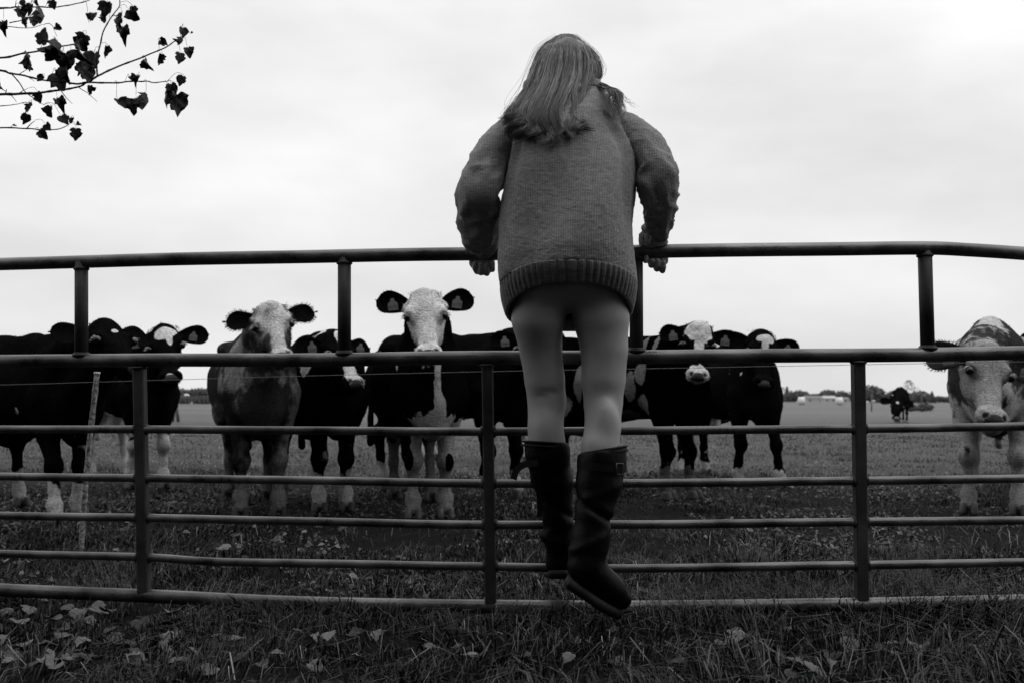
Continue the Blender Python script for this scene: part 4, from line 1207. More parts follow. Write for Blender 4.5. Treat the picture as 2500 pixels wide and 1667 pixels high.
def sole(path, halfw, th, par):
    """a ridged slab under the foot: path points heel to toe, side vector, down vector"""
    pts, side, down = path
    c = catmull(pts, 34); n = len(c); side = unit(side); down = unit(down)
    w = np.interp(np.linspace(0, 1, n), [0, .06, .2, .45, .7, .9, 1], [.3, .75, .9, .78, 1.05, .8, .25]) * halfw
    V = []
    for i in range(n):
        rid = .0022 * (i % 2)
        up = .000
        V += [c[i] - side * w[i], c[i] - side * (w[i] + .003 + rid) + down * th * .5, c[i] - side * w[i] * .95 + down * (th + rid), c[i] + side * w[i] * .95 + down * (th + rid), c[i] + side * (w[i] + .003 + rid) + down * th * .5, c[i] + side * w[i]]
    F2 = []
    for i in range(n - 1):
        for j in range(6):
            k = (j + 1) % 6; F2.append((i * 6 + j, i * 6 + k, (i + 1) * 6 + k, (i + 1) * 6 + j))
    F2.append((5, 4, 3, 2, 1, 0)); F2.append(tuple((n - 1) * 6 + j for j in range(6)))
    link_mesh('sole', np.array(V), F2, M_sole, par)
sole(([Q(1288, 1308, 3.10), Q(1287, 1311, 3.16), Q(1284, 1311, 3.25), Q(1280, 1308, 3.34), Q(1279, 1304, 3.40)], (1, 0, 0), (0, 0, -1)), .041, .022, bL)
sole(([Q(1306, 1318, 2.93), Q(1330, 1334, 2.94), Q(1362, 1356, 2.95), Q(1398, 1378, 2.97), Q(1434, 1400, 3.0)], (.10, .95, .12), (-.5, 0, -.86)), .044, .027, bR)
def band(px_pts, w, thick, name, par, m=M_trim, closed=False, up=(0, 0, 1)):
    p = catmull(px_pts, 40); V = []; up = unit(up)
    T = np.gradient(p, axis=0); T /= np.linalg.norm(T, axis=1)[:, None]
    for q, t in zip(p, T):
        nn = unit(np.cross(t, up)); u2 = unit(np.cross(nn, t))
        V += [q - u2 * w / 2 - nn * thick / 2, q + u2 * w / 2 - nn * thick / 2, q + u2 * w / 2 + nn * thick / 2, q - u2 * w / 2 + nn * thick / 2]
    F2 = []
    n = len(p)
    for i in range(n - 1):
        for j in range(4):
            k = (j + 1) % 4; F2.append((i * 4 + j, i * 4 + k, (i + 1) * 4 + k, (i + 1) * 4 + j))
    F2 += [(3, 2, 1, 0), tuple((n - 1) * 4 + j for j in range(4))]
    return link_mesh(name, np.array(V), F2, m, par, smooth=False)
def rim(cx, cy, r, d, n_, par, name='rim', thick=.0035, squash=1.0):
    c = Q(cx, cy, d); n_ = unit(n_); u = unit(np.cross(n_, [0, 1, 0])); w = np.cross(n_, u); R_r = rp(r, d)
    pts = [c + u * math.cos(t) * R_r + w * math.sin(t) * R_r * squash for t in np.linspace(0, 2 * np.pi, 41)]
    for off in (0, -.012):
        v, f = tube(np.array(pts) + n_ * off, thick, 8, caps=False)
        link_mesh(name, v, f, M_trim, par)
rim(1252, 1016, 52, 3.1, (.06, .05, 1), bL); rim(1387, 1032, 53, 3.0, (-.17, .05, 1), bR)
# loose strap curling off the left boot, and its tail lower down
band([Q(1236, 1062, 3.03), Q(1218, 1064, 3.03), Q(1200, 1068, 3.03), Q(1186, 1080, 3.03), Q(1179, 1100, 3.03)], .020, .003, 'strap', bL, up=(-.3, .2, 1))
band([Q(1225, 1066, 3.04), Q(1236, 1115, 3.06), Q(1240, 1165, 3.07), Q(1238, 1186, 3.07)], .016, .003, 'strap', bL, up=(1, .2, 0))
# strap and buckle on the right boot
rr0 = rp(53, 2.99)
arc = [Q(1384, 1070, 2.985) + np.array([math.sin(t) * rr0 * 1.02, -math.cos(t) * rr0 * 1.02, .0 - .08 * math.sin(t) * rr0]) for t in np.linspace(-1.2, 1.7, 12)]
st_ = band(arc, .022, .003, 'strap', bR)
bc = arc[7]; bu = unit(arc[8] - arc[6]); bz = unit(np.array([0, 0, 1.0])); bo = unit(np.cross(bu, bz)); bo = bo if bo[1] < 0 else -bo
sq = [bc + bo * .004 + bu * a_ + bz * b_ for a_, b_ in ((-.013, -.016), (.013, -.016), (.013, .016), (-.013, .016), (-.013, -.016))]
v, f = tube(np.array(sq), .002, 6); link_mesh('buckle', v, f, mat('buckle_metal', .08, rough=.35, metallic=.6), bR)

# ---- hair
M_hair = bpy.data.materials.new('hair'); M_hair.use_nodes = True
nt = M_hair.node_tree; b = nt.nodes['Principled BSDF']; b.inputs['Roughness'].default_value = 0.42; b.inputs['Specular IOR Level'].default_value = 0.35
at = N(nt, 'ShaderNodeAttribute', attribute_name='tone'); K(nt, at.outputs['Fac'], b.inputs['Base Color'])
guides = [
    [(1284, 84, 3.32), (1244, 112, 3.30), (1226, 160, 3.25), (1208, 205, 3.18), (1184, 242, 3.06), (1170, 260, 3.02), (1160, 268, 3.01)],
    [(1286, 82, 3.31), (1250, 114, 3.26), (1230, 165, 3.19), (1208, 215, 3.11), (1190, 256, 3.03), (1180, 280, 2.99), (1177, 300, 2.99)],
    [(1290, 81, 3.30), (1265, 114, 3.22), (1248, 168, 3.15), (1230, 220, 3.08), (1210, 268, 3.00), (1203, 300, 2.975), (1196, 322, 2.975)],
    [(1296, 80, 3.29), (1288, 116, 3.19), (1276, 172, 3.12), (1262, 228, 3.04), (1245, 280, 2.985), (1246, 310, 2.965), (1240, 332, 2.965)],
    [(1302, 80, 3.29), (1308, 116, 3.18), (1302, 174, 3.12), (1290, 230, 3.04), (1278, 280, 2.985), (1276, 308, 2.965), (1282, 330, 2.965)],
    [(1307, 80, 3.29), (1330, 116, 3.20), (1332, 172, 3.14), (1318, 225, 3.06), (1312, 270, 3.0), (1318, 298, 2.975), (1345, 304, 2.97)],
    [(1312, 81, 3.30), (1350, 118, 3.23), (1358, 160, 3.18), (1345, 195, 3.12), (1332, 230, 3.06), (1322, 260, 3.02), (1330, 284, 2.99)],
    [(1317, 83, 3.31), (1366, 122, 3.28), (1378, 150, 3.26), (1380, 172, 3.26), (1372, 190, 3.28), (1362, 200, 3.30), (1356, 206, 3.31)],
]
GD = np.array([[Q(*p) for p in g_] for g_ in guides])     # guides, knots, xyz
def hair_locks(GD, n_locks, per, rad, wave, u0=0., u1=1., tip=1.0, seed=0, npt=22, width=.00075, tonebias=.75):
    R2 = np.random.RandomState(seed); V = []; f1 = []; tn = []
    t = np.linspace(0, 1, npt)
    ng = len(GD)
    dense = np.array([catmull(g_, npt) for g_ in GD])
    for l in range(n_locks):
        u = u0 + (u1 - u0) * R2.rand(); x = u * (ng - 1); i = min(int(x), ng - 2); fx = x - i
        base = dense[i] * (1 - fx) + dense[i + 1] * fx
        end = R2.uniform(.84, 1.06) if R2.rand() < .75 else R2.uniform(.6, .88)
        ph = R2.rand(3) * 1.5 + np.array([7.5 * u, 5 * u + 1, 2.0]); fr = 13 + 2.5 * math.sin(u * 9) + R2.uniform(-1.2, 1.2)
        lift = R2.uniform(-.012, .010); tone_l = R2.choice([.022, .045, .08, .14, .28], p=[.22, .27, .25, .18, .08]) * tonebias
        tt = t * end
        bs = np.stack([np.interp(tt, t, base[:, c]) for c in range(3)], 1)
        bs = bs + (base[-1] - base[-3])[None, :] * (np.clip(tt - 1, 0, 1) * (npt / 2.0))[:, None]
        amp = wave * np.clip(tt - .30, 0, 1) ** 1.25 + .002
        wv = np.stack([np.sin(tt * fr + ph[0]) * amp, np.cos(tt * fr + ph[1]) * amp * .45 + lift * np.clip(tt * 3, 0, 1), np.sin(tt * fr * .8 + ph[2]) * amp * .3], 1)
        cl = bs + wv
        for s_ in range(per):
            o = R2.normal(0, 1, 3) * rad; o[1] *= .5
            sp = (np.sin(np.clip(t, 0, 1) * 2.6 + .25) * .9 + .25)[:, None]
            q = cl + o * sp * np.array([1, 1, .3]) + R2.normal(0, .0012, 3) * (t[:, None] * 3) + .0016 * np.sin(t[:, None] * R2.uniform(10, 30) + R2.rand(3) * 6.28)
            w = width * (1 - .75 * t ** 2)[:, None]
            T_ = np.gradient(q, axis=0); sd = np.cross(T_, [R2.normal() * .5, 1, 0]); sd /= np.linalg.norm(sd, axis=1)[:, None] + 1e-9
            V.append(np.stack([q - sd * w, q + sd * w], 1).reshape(-1, 3)); tn.append(np.repeat(1.1 - .5 * t, 2) * tone_l * R2.uniform(.7, 1.35))
    V = np.concatenate(V); ns = len(V) // (2 * npt)
    k = np.arange(npt - 1)[None, :] * 2 + np.arange(ns)[:, None] * 2 * npt
    F3 = np.stack([k, k + 1, k + 3, k + 2], -1).reshape(-1, 4)
    return V, F3, np.concatenate(tn)
parts = [hair_locks(GD, 170, 28, .0032, .036, seed=1), hair_locks(GD, 80, 14, .004, .045, seed=2, width=.0006),
         hair_locks(GD, 40, 3, .014, .03, seed=4, width=.0005, tonebias=1.15)]
g2 = np.array([[Q(*p) for p in g_] for g_ in (
    [(1366, 190, 3.22), (1380, 200, 3.12), (1392, 208, 3.07), (1396, 225, 3.05), (1400, 250, 3.03), (1406, 270, 3.01)],
    [(1370, 190, 3.22), (1390, 200, 3.12), (1412, 214, 3.07), (1420, 232, 3.05), (1422, 256, 3.03), (1426, 282, 3.01)],
    [(1374, 188, 3.23), (1396, 199, 3.13), (1424, 214, 3.09), (1430, 232, 3.07), (1434, 252, 3.05), (1432, 276, 3.02)])])
parts.append(hair_locks(g2, 20, 14, .003, .006, seed=7, tonebias=.7))
fly = np.array([[Q(*p) for p in g_] for g_ in ([(1410, 212, 3.08), (1430, 222, 3.08), (1445, 236, 3.08), (1470, 246, 3.08)], [(1412, 214, 3.08), (1436, 228, 3.08), (1450, 238, 3.08), (1464, 247, 3.08)])])
parts.append(hair_locks(fly, 3, 2, .0006, .003, seed=8, width=.0005))
# under-mass so that no scalp or back shows between locks
Dm = SDF(axis_samples(-.3, .3, .011), axis_samples(-.4, .4, .011), axis_samples(1.25, 1.9, .011))
Dm.ell(Q(1303, 150, 3.29), (.076, .092, .084), hR, k=.03)
for gi in range(1, 7):
    gg = catmull(GD[gi], 8)
    for q in range(1, 6):
        a_, b2 = gg[q] + np.array([0, .024, 0]), gg[q + 1] + np.array([0, .020, 0])
        Dm.cone(a_, b2, .018 if q < 5 else .014, .018 if q < 5 else .009, k=.02)
Vm, Fm = Dm.mesh(); nm = vert_normals(Vm, Fm); Vm = Vm + nm * (.005 * vnoise(Vm * [3, 3, .8], 22, 3))[:, None]
allV = [Vm]; allF = [Fm]; allT = [np.full(len(Vm), .03)]; off = len(Vm)
for v, f, t_ in parts:
    allV.append(v); allF.append(f + off); allT.append(t_); off += len(v)
hair = link_mesh('hair', np.concatenate(allV), allF, M_hair, girl, attrs={'tone': np.concatenate(allT)})
hair['kind'] = 'stuff'
# ------------------------------------------------------------------ fallen leaves
def leaf_shape(seed, n=26, lobes=0.05):
    R2 = np.random.RandomState(seed); pts = []
    for i in range(n):
        a = 2 * np.pi * i / n
        r = .5 * (1 - .28 * math.sin(a)) * (1 + .10 * math.cos(2 * a))
        x = r * math.cos(a) * .95; y = r * math.sin(a)
        dl = abs((a - 1.5 * np.pi + np.pi) % (2 * np.pi) - np.pi)
        y -= .30 * math.exp(-(dl / .28) ** 2)
        du = abs((a - .5 * np.pi + np.pi) % (2 * np.pi) - np.pi)
        y -= .09 * math.exp(-(du / .25) ** 2)
        k = 1 + R2.uniform(-lobes, lobes) + (.035 if i % 2 else -.035)
        if R2.rand() < .10: k *= R2.uniform(.6, .85)
        pts.append((x * k, y * k))
    return np.array(pts)
def leaf_mesh(name, seed, material, curl=.5, fold=.3, stalk=True, lobes=.05):
    R2 = np.random.RandomState(seed + 100)
    o = leaf_shape(seed, lobes=lobes); V = [(0, -.0, 0)]; rings = [.35, .7, 1.0]; n = len(o)
    for k in rings:
        for p in o: V.append((p[0] * k, p[1] * k, 0))
    V = np.array(V)
    ax, ay = R2.uniform(-1, 1, 2)
    c1, c2 = curl * R2.uniform(.5, 1.3), curl * R2.uniform(-.8, 1)
    z = c1 * V[:, 0] ** 2 * 1.6 + fold * np.abs(V[:, 0]) + c2 * V[:, 1] ** 2 + .35 * curl * V[:, 0] * V[:, 1] * ax
    z += .10 * curl * np.sin(V[:, 0] * 11 + seed) * np.sin(V[:, 1] * 9 + ay * 3)
    V[:, 2] = z; V[:, 0] *= 1 - .22 * curl * abs(c1)
    F2 = [(0, 1 + j, 1 + (j + 1) % n) for j in range(n)]
    for r in range(2):
        for j in range(n):
            k = (j + 1) % n; b0 = 1 + r * n
            F2.append((b0 + j, b0 + n + j, b0 + n + k, b0 + k))
    nV = len(V)
    V2 = V.copy(); V2[:, 2] -= .012
    F3 = [tuple(nV + i for i in q[::-1]) for q in F2]
    rim_ = [(1 + 2 * n + j, nV + 1 + 2 * n + j, nV + 1 + 2 * n + (j + 1) % n, 1 + 2 * n + (j + 1) % n) for j in range(n)]
    mb = MB(); mb.add(np.vstack([V, V2]), F2 + F3 + rim_)
    # midrib
    mb.tube(np.array([(0, y, np.interp(y, [-.7, 0, .42], [c2 * .49, 0, c2 * .18]) + .006) for y in np.linspace(-.62, .40, 7)]), np.linspace(.006, .014, 7), 5)
    if stalk: mb.tube(catmull([(0, .38, c2 * .15), (R2.uniform(-.1, .1), .62, .06), (R2.uniform(-.2, .2), .95, R2.uniform(0, .3))], 7), .010, 5)
    me = bpy.data.meshes.new(name)
    me.from_pydata([tuple(v) for v in np.vstack(mb.v)], [], mb.f); me.materials.append(material)
    me.polygons.foreach_set('use_smooth', np.ones(len(me.polygons), bool))
    return me
M_dead = [mat('dead_leaf_pale', .12, rough=.6, var=.45, scale=30, bump=.4, bscale=50), mat('dead_leaf_dark', .035, rough=.6, var=.5, scale=30, bump=.4, bscale=50), mat('dead_leaf_mid', .09, rough=.6, var=.5, scale=30, bump=.4, bscale=50)]
dead = [leaf_mesh('fallen_leaf', 10 + q, M_dead[q % 3], curl=.16 + .05 * q, fold=.06, stalk=q % 3 == 1) for q in range(9)]
def fallen(xd, yd, size, lab, grp, q=None, lift=.035, tilt=.35):
    p = G(xd, yd); q = rnd.randrange(9) if q is None else q
    o = bpy.data.objects.new('fallen_leaf', dead[q]); COL.objects.link(o)
    z = float(ground_h(np.array([p[0]]), np.array([p[1]]))[0])
    o.location = (p[0], p[1], z + lift * .7); size *= .72; o.scale = (size, size, size)
    o.rotation_euler = (rnd.uniform(-tilt, tilt) + .25, rnd.uniform(-tilt, tilt), rnd.uniform(0, 6.28))
    if grp:
        tone = ('pale', 'dark', 'brownish grey')[q % 3]; shape = ('flat', 'slightly cupped', 'curled up')[q // 3]
        size_ = 'small' if size < .033 else ('large' if size > .05 else 'middling')
        lab = '%s %s %s %s' % (size_, tone, shape, lab); grp = '%s %s, %s and %s' % (tone, grp, size_, shape)
    tag(o, lab, 'leaf', grp)
for x, y, sz, lab, q in [
    (1700, 1490, .095, 'large round dead leaf lying in the grass below the girl\'s right boot', 3),
    (1955, 1503, .075, 'folded pale leaf standing in the grass below the right hand gate upright', 0),
    (2112, 1520, .095, 'crumpled pale leaf in the grass near the bottom right corner', 6),
    (1852, 1556, .105, 'brightest pale leaf at the bottom edge right of the middle', 0),
    (390, 1420, .095, 'big curled leaf standing on edge just below the left end of the bottom rail', 6),
    (218, 1412, .080, 'broad flat leaf on top of the leaf heap at lower left', 3),
    (520, 1268, .085, 'pale crumpled leaf between the two lowest rails at the left', 0),
    (712, 1495, .060, 'pale curled leaf in the short grass at lower middle left', 6),
    (755, 1492, .060, 'bright ragged leaf right of the curled one at lower middle', 0),
    (808, 1334, .050, 'small pale leaf just above the bottom rail left of the middle upright', 0),
    (820, 1560, .075, 'pale ragged leaf at the bottom edge left of the middle', 3),
    (100, 1250, .050, 'small pale leaf beside the foot of the leaning stake', 0)]:
    fallen(x, y, sz, lab, None, q, lift=.05)
for k_ in range(64):
    fallen(rnd.uniform(0, 470), rnd.uniform(1395, 1560), rnd.uniform(.05, .085), 'dead leaf in the heap at the bottom left', 'fallen leaves heaped at the bottom left', lift=rnd.uniform(.02, .05))
for k_ in range(26):
    fallen(rnd.uniform(0, 1100), rnd.uniform(1215, 1350), rnd.uniform(.035, .06), 'dead leaf on the ground behind the gate', 'fallen leaves behind the gate left of the girl', lift=rnd.uniform(.015, .03))
for k_ in range(34):
    fallen(rnd.uniform(480, 1500), rnd.uniform(1430, 1562), rnd.uniform(.035, .065), 'dead leaf caught in the dark grass below the gate', 'fallen leaves in the grass below the middle of the gate', lift=rnd.uniform(.02, .045))
for k_ in range(28):
    fallen(rnd.uniform(1560, 2340), rnd.uniform(1450, 1562), rnd.uniform(.04, .08), 'dead leaf half sunk in the long grass at lower right', 'fallen leaves in the long grass at lower right', lift=rnd.uniform(.02, .05))

# ------------------------------------------------------------------ the poplar whose branch reaches into view
M_bark = mat('poplar_bark', .05, rough=.8, var=.4, scale=12, bump=.6, bscale=25)
M_twig = mat('twig_bark', .018, rough=.7, var=.3, scale=40)
M_leaf = mat('poplar_leaf', .022, rough=.55, var=.4, scale=30, bump=.3, bscale=60)
TB = np.array([-3.4, -.6, 0.])
tree = empty('poplar_tree', TB, 0, 'poplar beside the gate whose leafy branch tips hang in from the upper left', 'tree')
trunk_path = catmull([(0, 0, -.1), (.05, .03, 1.2), (.0, .1, 2.6), (.12, .05, 4.6), (.05, .0, 7.5)], 30)
v, f = tube(trunk_path, np.linspace(.21, .05, 30) * (1 + .05 * np.sin(np.arange(30) * 1.3)), 20)
link_mesh('trunk', v, f, M_bark, tree)
crop = lambda x, y, d=2.45: W(x / 4.48 / PX, y / 4.48 / PX, d) - TB
br = [
    ([(-700, 1010), (0, 1033), (340, 1022), (620, 990), (870, 940), (990, 895)], .0036, 2.45),
    ([(980, 905), (1080, 828), (1340, 706), (1580, 618), (1800, 525), (1970, 420)], .0024, 2.45),
    ([(760, 915), (990, 908), (1230, 905), (1440, 895), (1580, 890), (1690, 902), (1820, 900)], .0022, 2.46),
    ([(-600, 650), (0, 770), (120, 808), (420, 868), (600, 890), (780, 913)], .0030, 2.46),
    ([(120, 810), (220, 930), (330, 1050), (480, 1145)], .0015, 2.44),
    ([(-700, 700), (0, 638), (270, 592), (530, 545), (760, 500), (860, 480)], .0028, 2.50),
    ([(-700, 60), (0, 92), (180, 80), (560, 82), (860, 40), (1010, -5)], .0021, 2.48),
    ([(-500, 110), (0, 104), (160, 86), (180, 80)], .0014, 2.48),
    ([(1060, 830), (1060, 740), (1090, 500), (1170, 270), (1250, 150), (1310, 60), (1300, -120)], .0019, 2.42),
    ([(-600, 1440), (0, 1405), (290, 1405), (420, 1425), (580, 1418), (680, 1392), (745, 1362)], .0019, 2.40),
    ([(290, 1405), (340, 1350), (375, 1320)], .0012, 2.40),
    ([(-500, 1190), (0, 1168), (170, 1148), (330, 1122)], .0014, 2.43),
    ([(100, 255), (190, 230), (300, 200), (380, 130), (410, 90)], .0013, 2.47), ([(-300, 300), (100, 292), (300, 312), (460, 275)], .0012, 2.47),
    ([(860, 945), (960, 1030), (1062, 1108)], .0010, 2.45), ([(670, 995), (730, 1070), (790, 1140)], .0010, 2.45), ([(120, 1045), (185, 1122)], .0010, 2.45),
    ([(215, 820), (330, 750)], .0010, 2.46), ([(220, 1020), (310, 968)], .0010, 2.45), ([(1250, 170), (1310, 215), (1330, 250)], .0009, 2.42), ([(300, 850), (370, 890)], .0009, 2.46),
    ([(60, 1020), (70, 975)], .0012, 2.45), ([(175, 80), (180, 10)], .0011, 2.48)]
# main limb from the trunk out to where the branches meet the frame
limbs = [([(.0, .1, 1.7), (.7, .9, 1.6), (1.3, 2.2, 1.42)], .03)]
LM = catmull([np.array([0.02, .08, 1.25]), np.array([.45, 1.0, 1.35]), np.array([.8, 2.2, 1.45]), crop(-700, 800, 2.46)], 24)
v, f = tube(LM, np.linspace(.045, .003, 24), 10); limb = link_mesh('branch', v, f, M_bark, tree)
for pts, r_, d in br:
    P = [crop(x, y, d + .03 * math.sin(x * .01)) for x, y in pts]
    if pts[0][0] <= -500:
        P = [LM[-3]] + P
    n = max(8, len(P) * 7); p = catmull(P, n)
    p = p + np.stack([vnoise(p, 30, 1), vnoise(p, 30, 2), vnoise(p, 30, 3)], 1) * .0025
    rad = np.linspace(r_ * 1.15, r_ * .5, n) * (1 + .25 * (np.arange(n) % 6 == 0))
    v, f = tube(p, rad, 7)
    link_mesh('branch', v, f, M_twig, tree)
tleaf = [leaf_mesh('leaf', 40 + q, M_leaf, curl=.25 + .11 * q, fold=.1 + .12 * (q % 3), stalk=False, lobes=.05 + .014 * q) for q in range(11)]
# (x, y, width, length, turn in degrees, depth-wise turn) in the picture of the corner, 4.48 times enlarged
LV = [(250, 20, 70, 90, 10, 20), (225, 125, 100, 150, 20, 30), (335, 75, 110, 130, -15, 40), (385, 45, 60, 90, 40, 50), (295, 225, 45, 130, -8, 60), (362, 240, 55, 100, 5, 50), (470, 150, 110, 190, 25, 40), (430, 205, 70, 80, -40, 40),
      (570, 30, 125, 110, 20, 20), (40, 265, 125, 150, 0, 10), (620, 300, 90, 90, 70, 50), (465, 445, 150, 190, 165, 30), (320, 640, 60, 210, 30, 55), (460, 845, 80, 90, -50, 45),
      (650, 500, 190, 260, 15, 15), (740, 650, 200, 240, -20, 25), (655, 860, 230, 260, 25, 10), (640, 610, 180, 200, -40, 30), (720, 780, 150, 190, 10, 30), (910, 420, 150, 190, -30, 35), (870, 560, 110, 210, 15, 50), (880, 480, 130, 150, 40, 40),
      (1010, 640, 210, 290, -15, 10), (960, 790, 170, 210, 10, 30), (905, 720, 90, 160, -15, 50), (1155, 540, 55, 150, -15, 60), (1000, 200, 130, 130, 150, 45), (1170, 70, 175, 190, -10, 15), (1150, 190, 165, 120, 10, 30), (1290, 240, 80, 110, 20, 50),
      (1325, 170, 50, 140, 0, 60), (1345, 330, 130, 180, 10, 25), (1440, 140, 130, 170, 40, 20), (1460, 90, 60, 90, 20, 50), (1770, 460, 115, 115, 60, 20), (2000, 330, 45, 120, 0, 55), (1998, 445, 35, 100, 0, 60), (2060, 550, 100, 140, 15, 30), (2095, 362, 70, 30, 90, 60),
      (1755, 625, 65, 135, -15, 45), (1605, 680, 45, 150, 20, 60), (1965, 610, 45, 130, -5, 50), (1500, 850, 120, 120, -20, 30), (1430, 850, 50, 70, 40, 50), (1990, 860, 130, 120, -20, 30), (1925, 1085, 130, 270, 6, 12), (1880, 950, 140, 150, 15, 40), (1815, 1040, 70, 200, -10, 55),
      (1480, 1125, 165, 210, -5, 10), (1310, 1120, 60, 170, 30, 50), (1615, 1080, 80, 190, 12, 40), (985, 965, 40, 110, 5, 55), (415, 1040, 110, 130, 15, 30), (650, 1105, 110, 160, 25, 25), (550, 1195, 120, 150, 5, 15), (685, 1290, 90, 130, 35, 45), (340, 1160, 50, 130, -10, 55), (290, 1275, 75, 120, -20, 40),
      (160, 1378, 85, 45, 80, 50), (455, 1450, 130, 140, 40, 20), (520, 1380, 95, 110, 40, 40), (800, 1315, 80, 80, -10, 30), (850, 1355, 90, 60, 70, 40), (830, 1440, 100, 140, 0, 20), (5, 940, 40, 80, 10, 50), (340, 755, 45, 40, 60, 50)]
for k_, (x, y, w, l, rz, ry) in enumerate(LV):
    d = 2.44 + .05 * math.sin(k_ * 2.1)
    c = crop(x, y, d)
    o = bpy.data.objects.new('leaf', tleaf[(k_ * 7) % 11]); COL.objects.link(o); o.parent = tree
    m1 = d / F / 4.48
    sz = l * m1 / 1.06
    # stand the blade upright facing the lens, tip down, then turn it
    nx = min(1.0, (w * m1) / (sz * .95)); turn = math.acos(max(.15, min(1, nx)))
    Rm = Matrix.Rotation(math.radians(-rz), 4, 'Y') @ Matrix.Rotation(turn * .6 * (1 if k_ % 2 else -1), 4, 'Z') @ Matrix.Rotation(math.radians(90 + 8 * math.sin(k_)), 4, 'X')
    o.matrix_local = Matrix.Translation(c) @ Rm @ Matrix.Scale(sz, 4)
# fine stalks between leaves and twigs
mb = MB()
for (x, y, w, l, rz, ry) in LV:
    x0 = x + math.sin(math.radians(rz)) * -l * .42; y0 = y - math.cos(math.radians(rz)) * l * .42
    best = None
    for pts, r_, d in br:
        q = catmull(np.array(pts, float), 24)
        dd = np.hypot(q[:, 0] - x0 + 40, q[:, 1] - y0 + 20); i = dd.argmin()
        if best is None or dd[i] < best[0]: best = (dd[i], q[i])
    if best[0] < 330:
        a_ = best[1]; mid_ = ((a_[0] + x0) / 2 + 12, min(a_[1], y0) - 12)
        mb.tube(catmull([crop(a_[0], a_[1], 2.45), crop(mid_[0], mid_[1], 2.45), crop(x0, y0 + 6, 2.44)], 8), .0005, 4)
st_o = mb.build('stalks', M_twig, tree); st_o['kind'] = 'stuff'
# crown overhead, beside and behind the viewer
n = 26000
cc = np.array([(0, 0, 5.6), (2.0, -.8, 5.2), (3.6, -1.6, 5.0), (1.2, -2.6, 5.0), (-1, 1.5, 6.2), (4.6, -3.0, 5.0), (2.4, -3.6, 4.6)])
rd = np.array([2.3, 1.9, 1.9, 2.0, 1.8, 2.0, 2.0])
ci = RS.randint(0, len(cc), n); dv = RS.normal(size=(n, 3)); dv /= np.linalg.norm(dv, axis=1)[:, None]
pc = cc[ci] + dv * (rd[ci] * RS.uniform(.35, 1.0, n) ** .5)[:, None] * [1, 1, .75]
pc = pc[vnoise(pc, 1.3, 40) > -.25]; n = len(pc)
a1 = RS.normal(size=(n, 3)); a1 /= np.linalg.norm(a1, axis=1)[:, None]; b1 = np.cross(a1, RS.normal(size=(n, 3))); b1 /= np.linalg.norm(b1, axis=1)[:, None]
s1 = RS.uniform(.06, .11, n)[:, None]
V = np.stack([pc - a1 * s1, pc + b1 * s1 * .6, pc + a1 * s1 * .8, pc - b1 * s1 * .6], 1).reshape(-1, 3)
cr_ = link_mesh('crown', V, np.arange(4 * n).reshape(-1, 4), M_leaf, tree, smooth=False); cr_['kind'] = 'stuff'
for k_ in range(7):
    p = catmull([trunk_path[12 + 2 * k_], (trunk_path[14 + k_ * 2] + cc[k_]) / 2 + [0, 0, .3], cc[k_] + [0, 0, .4]], 14)
    v, f = tube(p, np.linspace(.06, .02, 14), 8); link_mesh('limb', v, f, M_bark, tree)

# unseen foliage and trunks added behind the viewer to block sky light
n = 60000
ux = RS.uniform(-24, 24, n); uy = -6.5 - 7 * RS.rand(n); uz = .4 + 11.5 * RS.rand(n) ** .8 + 1.5 * vnoise(np.stack([ux, uy, ux * 0], 1), .3, 41)
pw = np.stack([ux, uy, uz], 1); pw = pw[vnoise(pw, .5, 42) > -.5]; n = len(pw)
a1 = RS.normal(size=(n, 3)); a1 /= np.linalg.norm(a1, axis=1)[:, None]; b1 = np.cross(a1, RS.normal(size=(n, 3))); b1 /= np.linalg.norm(b1, axis=1)[:, None]
s1 = RS.uniform(.14, .26, n)[:, None]
V = np.stack([pw - a1 * s1, pw + b1 * s1 * .7, pw + a1 * s1 * .8, pw - b1 * s1 * .7], 1).reshape(-1, 3)
F4 = [np.arange(4 * n).reshape(-1, 4)]
off = 4 * n; Vt = [V]
for k_ in range(26):
    x = -24 + k_ * 1.9 + rnd.uniform(-.5, .5); y = rnd.uniform(-12, -7)
    v, f = tube([(x, y, -.2), (x + .1, y, 5), (x, y, 9)], [.17, .13, .06], 8, caps=False)
    Vt.append(v); F4.append(np.array(f) + off); off += len(v)
sky_block = link_mesh('sky_block_trees', np.concatenate(Vt), F4, M_leaf, smooth=False); tag(sky_block, 'dense edge of the wood at the viewer\'s back', 'sky_block_trees', kind='stuff')

